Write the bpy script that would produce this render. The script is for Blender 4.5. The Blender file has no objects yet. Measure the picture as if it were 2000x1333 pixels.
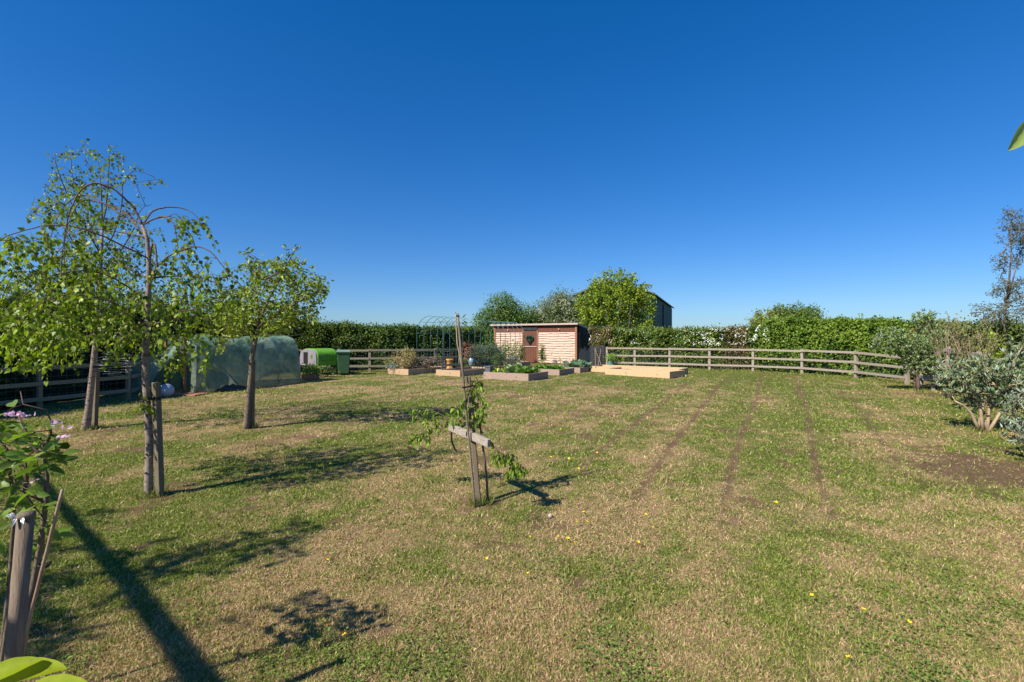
import bpy, math, random
import numpy as np
from mathutils import Vector
random.seed(7); RG = np.random.default_rng(11)
R = math.radians
sc = bpy.context.scene
# ------------------------------------------------------------------ camera
CH, HZ, F = 1.6, 660.0, 944.0          # eye height, horizon row and focal length in photo pixels
cd = bpy.data.cameras.new("camera"); cam = bpy.data.objects.new("camera", cd)
sc.collection.objects.link(cam); sc.camera = cam
cd.sensor_width = 36; cd.lens = 36 * F / 2000; cd.shift_y = -6.5 / 2000
cd.clip_start = 0.05; cd.clip_end = 3000
cam.location = (0, 0, CH); cam.rotation_euler = (R(90), 0, 0)
# ------------------------------------------------------------------ light
SUN_EL = R(41.5); SX, SY = -0.77, -0.64        # horizontal direction towards the sun
w = bpy.data.worlds.new("World"); sc.world = w; w.use_nodes = True
nt = w.node_tree; nt.nodes.clear()
sky = nt.nodes.new('ShaderNodeTexSky'); sky.sky_type = 'NISHITA'; sky.sun_disc = False
sky.sun_elevation = SUN_EL; sky.sun_rotation = math.atan2(SX, SY)
sky.altitude = 0; sky.air_density = 1.0; sky.dust_density = 0.2; sky.ozone_density = 4.0
hs = nt.nodes.new('ShaderNodeHueSaturation'); hs.inputs['Saturation'].default_value = 1.37
mul = nt.nodes.new('ShaderNodeVectorMath'); mul.operation = 'MULTIPLY'; mul.inputs[1].default_value = (.80, .96, 1.20)
bg = nt.nodes.new('ShaderNodeBackground'); bg.inputs[1].default_value = 0.066
wo = nt.nodes.new('ShaderNodeOutputWorld')
nt.links.new(sky.outputs[0], hs.inputs['Color']); nt.links.new(hs.outputs[0], mul.inputs[0]); gam = nt.nodes.new('ShaderNodeGamma'); gam.inputs[1].default_value = .82
mul2 = nt.nodes.new('ShaderNodeVectorMath'); mul2.operation = 'MULTIPLY'; mul2.inputs[1].default_value = (.80, .97, 1.17)
nt.links.new(mul.outputs[0], gam.inputs[0]); nt.links.new(gam.outputs[0], mul2.inputs[0]); nt.links.new(mul2.outputs[0], bg.inputs[0]); nt.links.new(bg.outputs[0], wo.inputs[0])
sd = bpy.data.lights.new("sun", 'SUN'); sd.energy = 3.9; sd.angle = R(0.53); sd.color = (1, .925, .80)
sun = bpy.data.objects.new("sun", sd); sc.collection.objects.link(sun)
sv = Vector((SX * math.cos(SUN_EL), SY * math.cos(SUN_EL), math.sin(SUN_EL)))
sun.rotation_euler = sv.to_track_quat('Z', 'Y').to_euler(); sun.location = (-10, -10, 20)
sc.view_settings.view_transform = 'Standard'; sc.view_settings.look = 'None'
sc.view_settings.exposure = 0.98; sc.view_settings.gamma = 1
sc.cycles.max_bounces = 6; sc.cycles.transparent_max_bounces = 12; sc.cycles.transmission_bounces = 4
sc.cycles.diffuse_bounces = 3

# ------------------------------------------------------------------ helpers
def G(px, py):                      # ground point seen at a photo pixel
    Y = CH * F / (py - HZ); return ((px - 1000) * Y / F, Y)
def P(px, py, Y):                   # point seen at a photo pixel at depth Y
    return np.array(((px - 1000) * Y / F, Y, CH - (py - HZ) * Y / F))
def rnd(a, b): return random.uniform(a, b)
COL = sc.collection
def tag(o, label=None, cat=None, group=None, kind=None):
    if label: o['label'] = label
    if cat: o['category'] = cat
    if group: o['group'] = group
    if kind: o['kind'] = kind
    return o
def thing(name, label, cat, loc=(0, 0, 0), rz=0, group=None):
    o = bpy.data.objects.new(name, None); COL.objects.link(o); o.empty_display_size = .2
    o.location = loc; o.rotation_euler = (0, 0, rz)
    return tag(o, label, cat, group)
def link(name, me, mat, parent=None, smooth=False):
    o = bpy.data.objects.new(name, me); COL.objects.link(o)
    if mat: me.materials.append(mat)
    if parent: o.parent = parent
    if smooth: me.polygons.foreach_set('use_smooth', np.ones(len(me.polygons), bool))
    return o
def bevel(o, w_=.006):
    m = o.modifiers.new('bevel', 'BEVEL'); m.width = w_; m.segments = 2; m.limit_method = 'ANGLE'; return o
def copy_tree(o, parent=None):
    c = o.copy(); COL.objects.link(c); c.parent = parent
    for ch in [x for x in bpy.data.objects if x.parent == o]: copy_tree(ch, c)
    return c
class MB:
    def __init__(s): s.v = []; s.f = []
    def add(s, vs, fs):
        n = len(s.v); s.v += [tuple(map(float, v)) for v in vs]; s.f += [tuple(i + n for i in f) for f in fs]; return s
    def box(s, c, d, rz=0, ax=None):
        """box centred at c with full sizes d, turned by rz"""
        X, Y, Z = [q / 2 for q in d]; ca, sa = math.cos(rz), math.sin(rz); vs = []
        for z in (-Z, Z):
            for x, y in ((-X, -Y), (X, -Y), (X, Y), (-X, Y)):
                vs.append((c[0] + x * ca - y * sa, c[1] + x * sa + y * ca, c[2] + z))
        return s.add(vs, [(3, 2, 1, 0), (4, 5, 6, 7), (0, 1, 5, 4), (1, 2, 6, 5), (2, 3, 7, 6), (3, 0, 4, 7)])
    def beam(s, a, b, w_, h, roll=0):
        """rectangular bar from a to b; w_ across, h roughly upwards"""
        a, b = np.array(a, float), np.array(b, float); d = b - a; d /= np.linalg.norm(d)
        up = np.array((0, 0, 1.)) if abs(d[2]) < .9 else np.array((math.sin(roll), math.cos(roll), 0))
        u = np.cross(d, up); u /= np.linalg.norm(u); v = np.cross(u, d)
        vs = [p + u * i * w_ / 2 + v * j * h / 2 for p in (a, b) for i, j in ((-1, -1), (1, -1), (1, 1), (-1, 1))]
        return s.add(vs, [(0, 1, 2, 3), (7, 6, 5, 4), (4, 5, 1, 0), (5, 6, 2, 1), (6, 7, 3, 2), (7, 4, 0, 3)])
    def tube(s, pts, rad, n=6, cap=True, wob=0):
        pts = [np.array(p, float) for p in pts]; m = len(pts)
        if not hasattr(rad, '__len__'): rad = [rad] * m
        T = [pts[min(i + 1, m - 1)] - pts[max(i - 1, 0)] for i in range(m)]
        T = [t / (np.linalg.norm(t) + 1e-9) for t in T]
        u = np.cross(T[0], (0, 0, 1.)) if abs(T[0][2]) < .9 else np.cross(T[0], (1., 0, 0))
        u /= np.linalg.norm(u); vs = []; fs = []
        for i in range(m):
            u = u - T[i] * np.dot(u, T[i]); u /= (np.linalg.norm(u) + 1e-9); v = np.cross(T[i], u)
            for k in range(n):
                a = 2 * math.pi * k / n; r = rad[i] * (1 + (rnd(-wob, wob) if wob else 0))
                vs.append(pts[i] + u * r * math.cos(a) + v * r * math.sin(a))
        for i in range(m - 1):
            for k in range(n):
                q = (k + 1) % n; fs.append((i * n + k, i * n + q, (i + 1) * n + q, (i + 1) * n + k))
        if cap:
            fs.append(tuple(range(n))[::-1]); fs.append(tuple((m - 1) * n + k for k in range(n)))
        return s.add(vs, fs)
    def lathe(s, c, prof, n=20, sx=1, sy=1):
        vs = []; fs = []; m = len(prof)
        for r, z in prof:
            for k in range(n):
                a = 2 * math.pi * k / n; vs.append((c[0] + r * math.cos(a) * sx, c[1] + r * math.sin(a) * sy, c[2] + z))
        for i in range(m - 1):
            for k in range(n):
                q = (k + 1) % n; fs.append((i * n + k, i * n + q, (i + 1) * n + q, (i + 1) * n + k))
        fs.append(tuple(range(n))[::-1]); fs.append(tuple((m - 1) * n + k for k in range(n)))
        return s.add(vs, fs)
    def mesh(s, name):
        me = bpy.data.meshes.new(name); me.from_pydata(s.v, [], s.f); me.update(); return me
    def build(s, name, mat, parent=None, smooth=False):
        return link(name, s.mesh(name), mat, parent, smooth)
def fastmesh(name, V, T, tint=None):
    """numpy vertices (n,3), triangles (m,3), optional per-vertex colour"""
    me = bpy.data.meshes.new(name); me.vertices.add(len(V)); me.vertices.foreach_set('co', V.astype(np.float32).ravel())
    me.loops.add(T.size); me.loops.foreach_set('vertex_index', T.astype(np.int32).ravel())
    me.polygons.add(len(T)); k = T.shape[1]
    me.polygons.foreach_set('loop_start', np.arange(0, T.size, k, dtype=np.int32))
    me.polygons.foreach_set('loop_total', np.full(len(T), k, np.int32))
    if tint is not None:
        a = me.attributes.new('tint', 'FLOAT_COLOR', 'POINT')
        a.data.foreach_set('color', np.concatenate([tint, np.ones((len(tint), 1))], 1).astype(np.float32).ravel())
    me.update(calc_edges=True); return me
# value noise shared by the lawn colour, blades and hedge shapes
def _h(i, j, s):
    n = (i * 374761393 + j * 668265263 + s * 974634777) & 0xffffffff
    n = ((n ^ (n >> 13)) * 1274126177) & 0xffffffff
    return ((n ^ (n >> 16)) & 0xffff) / 65535.0
def vn(x, y, s=0):
    x = np.asarray(x, float); y = np.asarray(y, float)
    i = np.floor(x).astype(np.int64); j = np.floor(y).astype(np.int64); u = x - i; v = y - j
    u = u * u * (3 - 2 * u); v = v * v * (3 - 2 * v)
    return (_h(i, j, s) * (1 - u) + _h(i + 1, j, s) * u) * (1 - v) + (_h(i, j + 1, s) * (1 - u) + _h(i + 1, j + 1, s) * u) * v
def fbm(x, y, s=0, o=4):
    t = 0; a = .5; n = 0
    for k in range(o): t = t + a * vn(x * 2 ** k + 13 * k, y * 2 ** k - 7 * k, s + k); n += a; a *= .55
    return t / n
def unit(a): return a / (np.linalg.norm(a, axis=-1, keepdims=True) + 1e-9)

# ------------------------------------------------------------------ materials
def newmat(name):
    m = bpy.data.materials.new(name); m.use_nodes = True; n = m.node_tree; n.nodes.clear()
    o = n.nodes.new('ShaderNodeOutputMaterial'); b = n.nodes.new('ShaderNodeBsdfPrincipled')
    n.links.new(b.outputs[0], o.inputs[0]); return m, n, b, o
def noise(n, scale, detail=5, rough=.6, stretch=None, seed=0):
    tc = n.nodes.new('ShaderNodeTexCoord'); mp = n.nodes.new('ShaderNodeMapping')
    mp.inputs['Scale'].default_value = stretch or (1, 1, 1); mp.inputs['Location'].default_value = (seed, seed * 2, seed)
    t = n.nodes.new('ShaderNodeTexNoise'); t.inputs['Scale'].default_value = scale
    t.inputs['Detail'].default_value = detail; t.inputs['Roughness'].default_value = rough
    n.links.new(tc.outputs['Object'], mp.inputs[0]); n.links.new(mp.outputs[0], t.inputs[0]); return t
def ramp(n, src, stops):
    r = n.nodes.new('ShaderNodeValToRGB'); e = r.color_ramp.elements
    while len(e) < len(stops): e.new(.5)
    for k, (p, c) in enumerate(stops): e[k].position = p; e[k].color = (*c, 1)
    n.links.new(src, r.inputs[0]); return r
def surf(name, c1, c2, scale=8, stretch=None, rough=.8, bump=.3, bscale=None, spec=.2, c3=None, metal=0, detail=6):
    m, n, b, o = newmat(name); t = noise(n, scale, detail, .65, stretch)
    st = [(.3, c1), (.7, c2)] if c3 is None else [(.25, c1), (.5, c2), (.75, c3)]
    r = ramp(n, t.outputs[0], st); n.links.new(r.outputs[0], b.inputs['Base Color'])
    b.inputs['Roughness'].default_value = rough; b.inputs['Specular IOR Level'].default_value = spec; b.inputs['Metallic'].default_value = metal
    if bump:
        t2 = noise(n, bscale or scale * 4, 6, .7, stretch, 3); bp = n.nodes.new('ShaderNodeBump')
        bp.inputs['Strength'].default_value = bump; bp.inputs['Distance'].default_value = .01
        n.links.new(t2.outputs[0], bp.inputs['Height']); n.links.new(bp.outputs[0], b.inputs['Normal'])
    return m
def leafmat(name, trans=.35, rough=.45, spec=.35, tscale=(1.25, 1.35, .5)):
    m, n, b, o = newmat(name); a = n.nodes.new('ShaderNodeAttribute'); a.attribute_name = 'tint'
    n.links.new(a.outputs['Color'], b.inputs['Base Color']); b.inputs['Roughness'].default_value = rough
    b.inputs['Specular IOR Level'].default_value = spec
    if trans:
        mu = n.nodes.new('ShaderNodeVectorMath'); mu.operation = 'MULTIPLY'; mu.inputs[1].default_value = tscale
        tr = n.nodes.new('ShaderNodeBsdfTranslucent'); mx = n.nodes.new('ShaderNodeMixShader'); mx.inputs[0].default_value = trans
        n.links.new(a.outputs['Color'], mu.inputs[0]); n.links.new(mu.outputs[0], tr.inputs[0])
        n.links.new(b.outputs[0], mx.inputs[1]); n.links.new(tr.outputs[0], mx.inputs[2]); n.links.new(mx.outputs[0], o.inputs[0])
    return m
def knotwood(name, c1, c2, c3, knot, stretch, rough=.85):
    """sawn timber: long grain, darker streaks and round knots"""
    m, n, b, o = newmat(name); t = noise(n, 6, 8, .7, stretch)
    r = ramp(n, t.outputs[0], [(.28, c1), (.5, c2), (.72, c3)])
    tc = n.nodes.new('ShaderNodeTexCoord'); v = n.nodes.new('ShaderNodeTexVoronoi'); v.inputs['Scale'].default_value = 3.1
    n.links.new(tc.outputs['Object'], v.inputs[0]); kr = ramp(n, v.outputs['Distance'], [(.05, (1, 1, 1)), (.16, (0, 0, 0))])
    mx = n.nodes.new('ShaderNodeMix'); mx.data_type = 'RGBA'; n.links.new(kr.outputs[0], mx.inputs[0])
    n.links.new(r.outputs[0], mx.inputs[6]); mx.inputs[7].default_value = (*knot, 1)
    n.links.new(mx.outputs[2], b.inputs['Base Color']); b.inputs['Roughness'].default_value = rough; b.inputs['Specular IOR Level'].default_value = .2
    bp = n.nodes.new('ShaderNodeBump'); bp.inputs['Strength'].default_value = .5; bp.inputs['Distance'].default_value = .006
    n.links.new(t.outputs[0], bp.inputs['Height']); n.links.new(bp.outputs[0], b.inputs['Normal']); return m
M = {}
M['leaf'] = leafmat('leaf', .4); M['leaf_dull'] = leafmat('leaf_matt', .25, .6, .2)
M['leaf_far'] = leafmat('leaf_far', .3, .6, .2); M['leaf_silver'] = leafmat('leaf_silver', .2, .7, .08, (1, 1.1, .8))
M['petal'] = leafmat('petal', .3, .6, .2, (1, 1, 1)); M['blade'] = leafmat('blade', .3, .65, .15, (1.1, 1.15, .6))
M['bark_birch'] = surf('bark_birch', (.07, .05, .04), (.26, .20, .165), 9, (1.2, 1.2, 3.0), .9, .8, 30, c3=(.36, .29, .24))
M['bark'] = surf('bark', (.06, .045, .035), (.16, .12, .09), 14, (3, 3, .8), .9, .8, 40, c3=(.25, .20, .16))
M['twig'] = surf('twig', (.07, .045, .035), (.16, .11, .08), 30, None, .8, 0)
M['twig_pale'] = surf('twig_pale', (.30, .22, .14), (.48, .37, .25), 20, (3, 3, .6), .8, .3)
M['stake'] = surf('stake', (.085, .065, .042), (.18, .145, .10), 8, (5, 5, .5), .9, .6, 20, c3=(.14, .13, .075))
M['stake_grey'] = surf('stake_grey', (.14, .105, .075), (.28, .215, .155), 8, (5, 5, .6), .9, .6, 20)
M['cane'] = surf('cane', (.22, .14, .09), (.42, .30, .20), 6, (2, 2, 2), .6, .25)
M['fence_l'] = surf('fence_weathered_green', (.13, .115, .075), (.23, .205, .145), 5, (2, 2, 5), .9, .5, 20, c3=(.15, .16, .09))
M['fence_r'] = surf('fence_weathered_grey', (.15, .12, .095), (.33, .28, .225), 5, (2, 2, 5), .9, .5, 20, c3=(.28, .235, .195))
M['wire'] = surf('wire', (.25, .26, .26), (.4, .4, .4), 8, None, .5, 0, metal=.6)
M['bed_old'] = knotwood('timber_weathered', (.20, .14, .11), (.34, .25, .20), (.42, .31, .25), (.10, .06, .05), (1.2, 1.2, 9))
M['bed_mid'] = knotwood('timber_tan', (.30, .20, .12), (.46, .32, .20), (.55, .39, .26), (.16, .08, .04), (1.2, 1.2, 9))
M['bed_new'] = knotwood('timber_new', (.42, .28, .15), (.54, .38, .22), (.60, .44, .28), (.28, .13, .05), (1.0, 1.0, 8))
M['plank'] = knotwood('plank', (.36, .25, .19), (.56, .41, .32), (.69, .55, .46), (.18, .08, .05), (1.2, 1.2, 12))
M['brown'] = surf('brown_stain', (.11, .042, .028), (.19, .08, .052), 6, (8, 8, .8), .7, .4, 18)
M['brown_post'] = surf('brown_post', (.22, .10, .06), (.34, .17, .10), 6, (6, 6, .8), .75, .4, 18)
M['roofedge'] = surf('roof_edge', (.38, .28, .24), (.55, .43, .38), 5, (1, 1, 6), .8, .4)
M['felt'] = surf('roof_felt', (.05, .05, .05), (.09, .09, .085), 20, None, .95, .4)
M['soil'] = surf('soil', (.045, .028, .02), (.13, .08, .055), 25, None, 1, .9, 60)
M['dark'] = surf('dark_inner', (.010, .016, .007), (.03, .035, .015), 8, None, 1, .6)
M['darkgrey'] = surf('dark_plastic', (.02, .022, .024), (.05, .052, .055), 8, None, .6, .2)
M['grey'] = surf('grey_plastic', (.09, .10, .11), (.13, .145, .155), 12, None, .7, .1)
M['lime'] = surf('lime_plastic', (.11, .30, .02), (.14, .35, .03), 2, None, .45, .05, spec=.4)
M['lilac'] = surf('lilac_grey_plastic', (.20, .185, .22), (.27, .25, .29), 3, None, .5, .05, spec=.4)
M['bin'] = surf('bin_green', (.03, .085, .038), (.045, .12, .052), 4, None, .5, .1, spec=.4)
M['black'] = surf('black_rubber', (.01, .01, .01), (.025, .025, .025), 10, None, .6, .1)
M['archmetal'] = surf('green_metal', (.04, .12, .12), (.08, .19, .19), 6, None, .45, .1, spec=.5)
M['barnwall'] = surf('barn_green', (.03, .085, .085), (.055, .125, .12), 1.2, (1, 1, .3), .6, .2)
M['barnroof'] = surf('barn_roof', (.12, .11, .10), (.20, .18, .16), 1, None, .8, .3)
M['slab'] = surf('paving', (.30, .24, .19), (.45, .37, .30), 5, None, .9, .5)
M['orange'] = surf('orange_clay', (.50, .24, .05), (.62, .34, .08), 4, None, .7, .2)
M['terracotta'] = surf('terracotta', (.30, .13, .07), (.42, .20, .12), 8, None, .9, .3)
M['blueglaze'] = surf('blue_glaze', (.10, .16, .22), (.40, .48, .55), 5, None, .35, .1, spec=.5)
M['white'] = surf('white_paint', (.5, .5, .5), (.65, .65, .65), 8, None, .6, .2)
M['stone'] = surf('stone', (.32, .29, .25), (.55, .50, .44), 12, None, .9, .6)
M['steel'] = surf('galvanised', (.25, .26, .26), (.40, .41, .42), 8, None, .4, .1, metal=.8)
M['wreath'] = leafmat('wreath', .1)

def netmat(name, c1, c2, alpha):
    m, n, b, o = newmat(name); t = noise(n, 1.6, 6, .65); r = ramp(n, t.outputs[0], [(.4, c1), (.6, c2)])
    n.links.new(r.outputs[0], b.inputs['Base Color']); b.inputs['Roughness'].default_value = .6; b.inputs['Specular IOR Level'].default_value = .3
    t2 = noise(n, 5, 5, .6, (1, 1, 2.2), 2); bp = n.nodes.new('ShaderNodeBump'); bp.inputs['Strength'].default_value = .8; bp.inputs['Distance'].default_value = .05
    n.links.new(t2.outputs[0], bp.inputs['Height']); n.links.new(bp.outputs[0], b.inputs['Normal'])
    tl = n.nodes.new('ShaderNodeBsdfTranslucent'); n.links.new(r.outputs[0], tl.inputs[0])
    m1 = n.nodes.new('ShaderNodeMixShader'); m1.inputs[0].default_value = .3; n.links.new(b.outputs[0], m1.inputs[1]); n.links.new(tl.outputs[0], m1.inputs[2])
    tp = n.nodes.new('ShaderNodeBsdfTransparent'); m2 = n.nodes.new('ShaderNodeMixShader'); m2.inputs[0].default_value = alpha
    n.links.new(m1.outputs[0], m2.inputs[1]); n.links.new(tp.outputs[0], m2.inputs[2]); n.links.new(m2.outputs[0], o.inputs[0]); return m
M['net'] = netmat('tunnel_net', (.09, .19, .13), (.27, .38, .29), .22)
M['net_low'] = netmat('tunnel_net_faded', (.17, .24, .17), (.32, .38, .27), .25)
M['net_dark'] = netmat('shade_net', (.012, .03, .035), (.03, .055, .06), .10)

# ------------------------------------------------------------------ lawn: worn lines, bare soil, green and dry patches
def wpoly(pp): return [G(*p) for p in pp]
LINES = [(wpoly(p), wd, st) for p, wd, st in [
    ([(1488, 728), (1482, 760), (1470, 800), (1448, 850), (1425, 930), (1412, 1010), (1405, 1100)], .038, .9),
    ([(1550, 735), (1563, 765), (1577, 800), (1582, 860), (1600, 930), (1622, 1010), (1640, 1060)], .038, .9),
    ([(1405, 752), (1345, 830), (1305, 880), (1262, 940), (1225, 1020), (1200, 1080)], .040, 1.0),
    ([(1340, 750), (1262, 812), (1190, 865), (1130, 920)], .038, .95),
    ([(1640, 762), (1668, 785), (1700, 830), (1760, 910)], .036, .75),
    ([(1240, 758), (1150, 800), (1040, 850), (960, 890)], .06, .45),
    ([(1120, 760), (1020, 790), (900, 830)], .05, .4),
    ([(800, 775), (700, 790), (600, 815), (480, 850), (330, 880)], .06, .4)]]
SOIL = [(G(1990, 925), 1.35, .85), (G(1880, 900), .55, .45), (G(965, 880), .2, .15),
        (G(240, 880), .5, .16), (G(1790, 770), .7, .35), (G(185, 843), .45, .4), (G(300, 972), .15, .12), (G(945, 985), .22, .15)]
def cover(x, y):
    """dryness 0..1, bare soil 0..1, fine value"""
    x = np.asarray(x, float); y = np.asarray(y, float)
    a = fbm(x * .9 + 3, y * .9, 1, 4); b = fbm(x * 3.3, y * 3.3, 5, 4); c = fbm(x * 14, y * 14, 9, 3)
    pp = x * .88 - y * .48; st_ = vn(pp * 2.6, (x * .48 + y * .88) * .22, 55)
    dry = .30 * a + .30 * b + .24 * c + .16 * st_
    near = .45 * np.clip((9 - y) / 7, 0, 1); left = np.clip((-x - 1.2) / 3, 0, 1); right = np.clip((x - 2.6) / 3, 0, 1)
    dry = dry + .12 * near - .13 * left * np.clip((8 - y) / 4, 0, 1) - .05 * right - .06 * np.clip((y - 15) / 6, 0, 1)
    dry = np.clip((dry - .42) / .19, 0, 1)
    soil = np.zeros_like(x); wob = (b - .5) * .10 + (c - .5) * .10
    for pl, wd, st in LINES:
        d = np.full_like(x, 9.)
        for (x0, y0), (x1, y1) in zip(pl[:-1], pl[1:]):
            L = (x1 - x0) ** 2 + (y1 - y0) ** 2; t = np.clip(((x - x0) * (x1 - x0) + (y - y0) * (y1 - y0)) / L, 0, 1)
            d = np.minimum(d, np.hypot(x - x0 - t * (x1 - x0), y - y0 - t * (y1 - y0)))
        k = np.clip((y - 3.2) / 2.2, .25, 1) * np.clip(1.3 - (d + wob) / (wd * (1.1 + .035 * np.clip(y, 0, 20))), 0, 1) * st * np.clip(.65 + 1.2 * vn(x * 2.6, y * 1.5, 31), 0, 1)
        soil = np.maximum(soil, k)
    for (cx, cy), rx, ry in SOIL:
        q = np.hypot((x - cx) / rx, (y - cy) / ry) + (b - .5) * 1.3 + (c - .5) * .6
        soil = np.maximum(soil, np.clip((1.1 - q - (c - .5) * .8) * 2.2, 0, .92))
    soil = np.maximum(soil, np.clip((fbm(x * 2.3, y * 1.9, 44, 4) - .66) * 8, 0, .8))
    return dry, soil, c
def hgt(x, y):
    x = np.asarray(x, float); y = np.asarray(y, float); return .035 * (fbm(x * .7, y * .7, 60, 3) - .5) + .022 * (fbm(x * 6.5, y * 6.5, 62, 2) - .5)
def lawn_colour(x, y):
    dry, soil, c = cover(x, y)
    g = np.array((.13, .165, .038)); d = np.array((.38, .275, .15)); s = np.array((.20, .125, .082))
    col = g + (d - g) * dry[..., None]; col = col + (s - col) * soil[..., None]
    return col * (.80 + .4 * c[..., None])
ys = [-60, -20, -5, 0, .8]; y = 1.5
while y < 32: ys.append(y); y += max(.03, .011 * y)
ys += [33, 36, 40, 50, 70, 100, 160, 300, 700, 1500]
xs = [-1500, -600, -200, -80, -40, -25, -18, -15] + list(np.arange(-13, 15.01, .07)) + [16, 19, 26, 40, 80, 200, 600, 1500]
XX, YY = np.meshgrid(np.array(xs), np.array(ys)); nx, ny = len(xs), len(ys)
V = np.stack([XX.ravel(), YY.ravel(), hgt(XX, YY).ravel()], 1)
ii = (np.arange(ny - 1)[:, None] * nx + np.arange(nx - 1)[None]).ravel()
Q = np.stack([ii, ii + 1, ii + 1 + nx, ii + nx], 1)
gm, n, b, o = newmat('lawn_ground'); a = n.nodes.new('ShaderNodeAttribute'); a.attribute_name = 'tint'
t = noise(n, 70, 6, .75); r = ramp(n, t.outputs[0], [(.3, (.45, .45, .45)), (.7, (1.25, 1.2, 1.1))])
mu = n.nodes.new('ShaderNodeVectorMath'); mu.operation = 'MULTIPLY'; n.links.new(a.outputs['Color'], mu.inputs[0]); n.links.new(r.outputs[0], mu.inputs[1])
n.links.new(mu.outputs[0], b.inputs['Base Color']); b.inputs['Roughness'].default_value = 1; b.inputs['Specular IOR Level'].default_value = .05
bp = n.nodes.new('ShaderNodeBump'); bp.inputs['Strength'].default_value = .9; bp.inputs['Distance'].default_value = .02
n.links.new(t.outputs[0], bp.inputs['Height']); n.links.new(bp.outputs[0], b.inputs['Normal'])
ground = link('lawn_ground', fastmesh('lawn_ground', V, Q, lawn_colour(XX, YY).reshape(-1, 3)), gm, smooth=True); tag(ground, kind='structure')

def scatter(T, F3, base, D, N, size, tint, wid=None):
    """copies a small leaf template onto many points. D long axis, N up; T columns: along, across, up"""
    S = unit(np.cross(N, D)); N = unit(np.cross(D, S)); n_, k = len(base), len(T)
    w_ = size if wid is None else wid
    Vv = base[:, None] + size[:, None, None] * (T[None, :, 0:1] * D[:, None]) + w_[:, None, None] * T[None, :, 1:2] * S[:, None] + size[:, None, None] * T[None, :, 2:3] * N[:, None]
    Ff = (np.arange(n_)[:, None, None] * k + F3[None]).reshape(-1, F3.shape[1])
    return Vv.reshape(-1, 3), Ff, np.repeat(tint, k, 0)
T_BL = np.array([(0, -.5, 0), (0, .5, 0), (.55, -.4, .06), (.55, .4, .06), (1, 0, -.10)], float); F_BL = np.array([(0, 1, 3), (0, 3, 2), (2, 3, 4)])
T_SM = np.array([(0, 0, 0), (.45, .5, .12), (1, 0, -.05), (.45, -.5, .12)], float); F_SM = np.array([(0, 1, 2), (0, 2, 3)])
T_LF = np.array([(0, 0, 0), (.28, .36, .08), (.62, .30, .06), (1, 0, -.14), (.62, -.30, .06), (.28, -.36, .08), (.5, 0, -.03)], float)
F_LF = np.array([(0, 6, 1), (1, 6, 2), (2, 6, 3), (3, 6, 4), (4, 6, 5), (5, 6, 0)])
T_BI = np.array([(0, 0, 0), (.12, .40, .08), (.40, .50, .08), (1.05, 0, -.12), (.40, -.50, .08), (.12, -.40, .08), (.4, 0, -.02)], float)
def tints(n_, c, v=.25, c2=None, k=None):
    c = np.array(c); col = np.tile(c, (n_, 1))
    if c2 is not None:
        t = (RG.random(n_) if k is None else k)[:, None]; col = col * (1 - t) + np.array(c2) * t
    return np.clip(col * (1 + RG.normal(0, v, (n_, 1))).clip(.35, 2), .003, .9)
def rdir(n_): return unit(RG.normal(size=(n_, 3)))

# grass blades: one countless mass
NB = 850000
px = RG.uniform(-350, 2350, NB); py = 672 + (1480 - 672) * RG.random(NB) ** .92
Yb = CH * F / (py - HZ); Xb = (px - 1000) * Yb / F
ok = (Yb < 27) & (Xb > -13.5) & (Xb < 15); ok &= ~((Yb > 10) & (Xb < -10.8))
Xb, Yb = Xb[ok], Yb[ok]
dry, soil, c = cover(Xb, Yb)
ok = RG.random(len(Xb)) > soil * .90; Xb, Yb, dry, soil, c = [q[ok] for q in (Xb, Yb, dry, soil, c)]
n_ = len(Xb); isd = RG.random(n_) < (.17 + .62 * dry)
col = np.where(isd[:, None], tints(n_, (.62, .475, .27), .25, (.43, .285, .165)), tints(n_, (.145, .21, .03), .25, (.31, .35, .075)))
lush = fbm(Xb * 1.6, Yb * 1.6, 77, 3)
hh = np.clip(.019 + .0030 * Yb, .026, .055) * RG.uniform(.5, 1.35, n_) * (.25 + .7 * lush + .85 * vn(Xb * 9, Yb * 9, 78)) * np.where(isd, .9, 1.0)
wd = np.clip(.0013 + .0008 * Yb, .0028, .016) * RG.uniform(.7, 1.5, n_); wide = RG.random(n_) < .10
wd[wide & ~isd] *= 2.8; hh[wide] *= .6
D = RG.normal(size=(n_, 3)); D[:, 2] = np.abs(D[:, 2]) * .8 + .35; D = unit(D)
base = np.stack([Xb, Yb, hgt(Xb, Yb) - .003], 1)
V_, F_, C_ = scatter(T_BL, F_BL, base, D, rdir(n_), hh, col, wd)
# clover and broad weeds in patches
nw = 95000; qx = RG.uniform(-350, 2350, nw); qy = 680 + (1480 - 680) * RG.random(nw) ** .8; wy = CH * F / (qy - HZ); wx = (qx - 1000) * wy / F
kk = (fbm(wx * 2.1, wy * 2.1, 91, 4) + RG.normal(0, .07, nw) > .60) & (wy < 15) & (wx > -9) & (cover(wx, wy)[1] < .4); wx, wy = wx[kk], wy[kk]; m_ = len(wx)
wsz = RG.uniform(.008, .016, m_) * np.clip(.7 + wy * .12, 1, 2); Dw = RG.normal(size=(m_, 3)); Dw[:, 2] = np.abs(Dw[:, 2]) * .3; Dw = unit(Dw)
V2, F2, C2_ = scatter(T_SM, F_SM, np.stack([wx, wy, hgt(wx, wy) + RG.uniform(.008, .03, m_)], 1), Dw, unit(rdir(m_) * .5 + (0, 0, 1)), wsz, tints(m_, (.11, .19, .035), .25, (.20, .28, .06)), wsz * 1.1)
F_ = np.concatenate([F_, F2 + len(V_)]); V_ = np.concatenate([V_, V2]); C_ = np.concatenate([C_, C2_])
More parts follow.
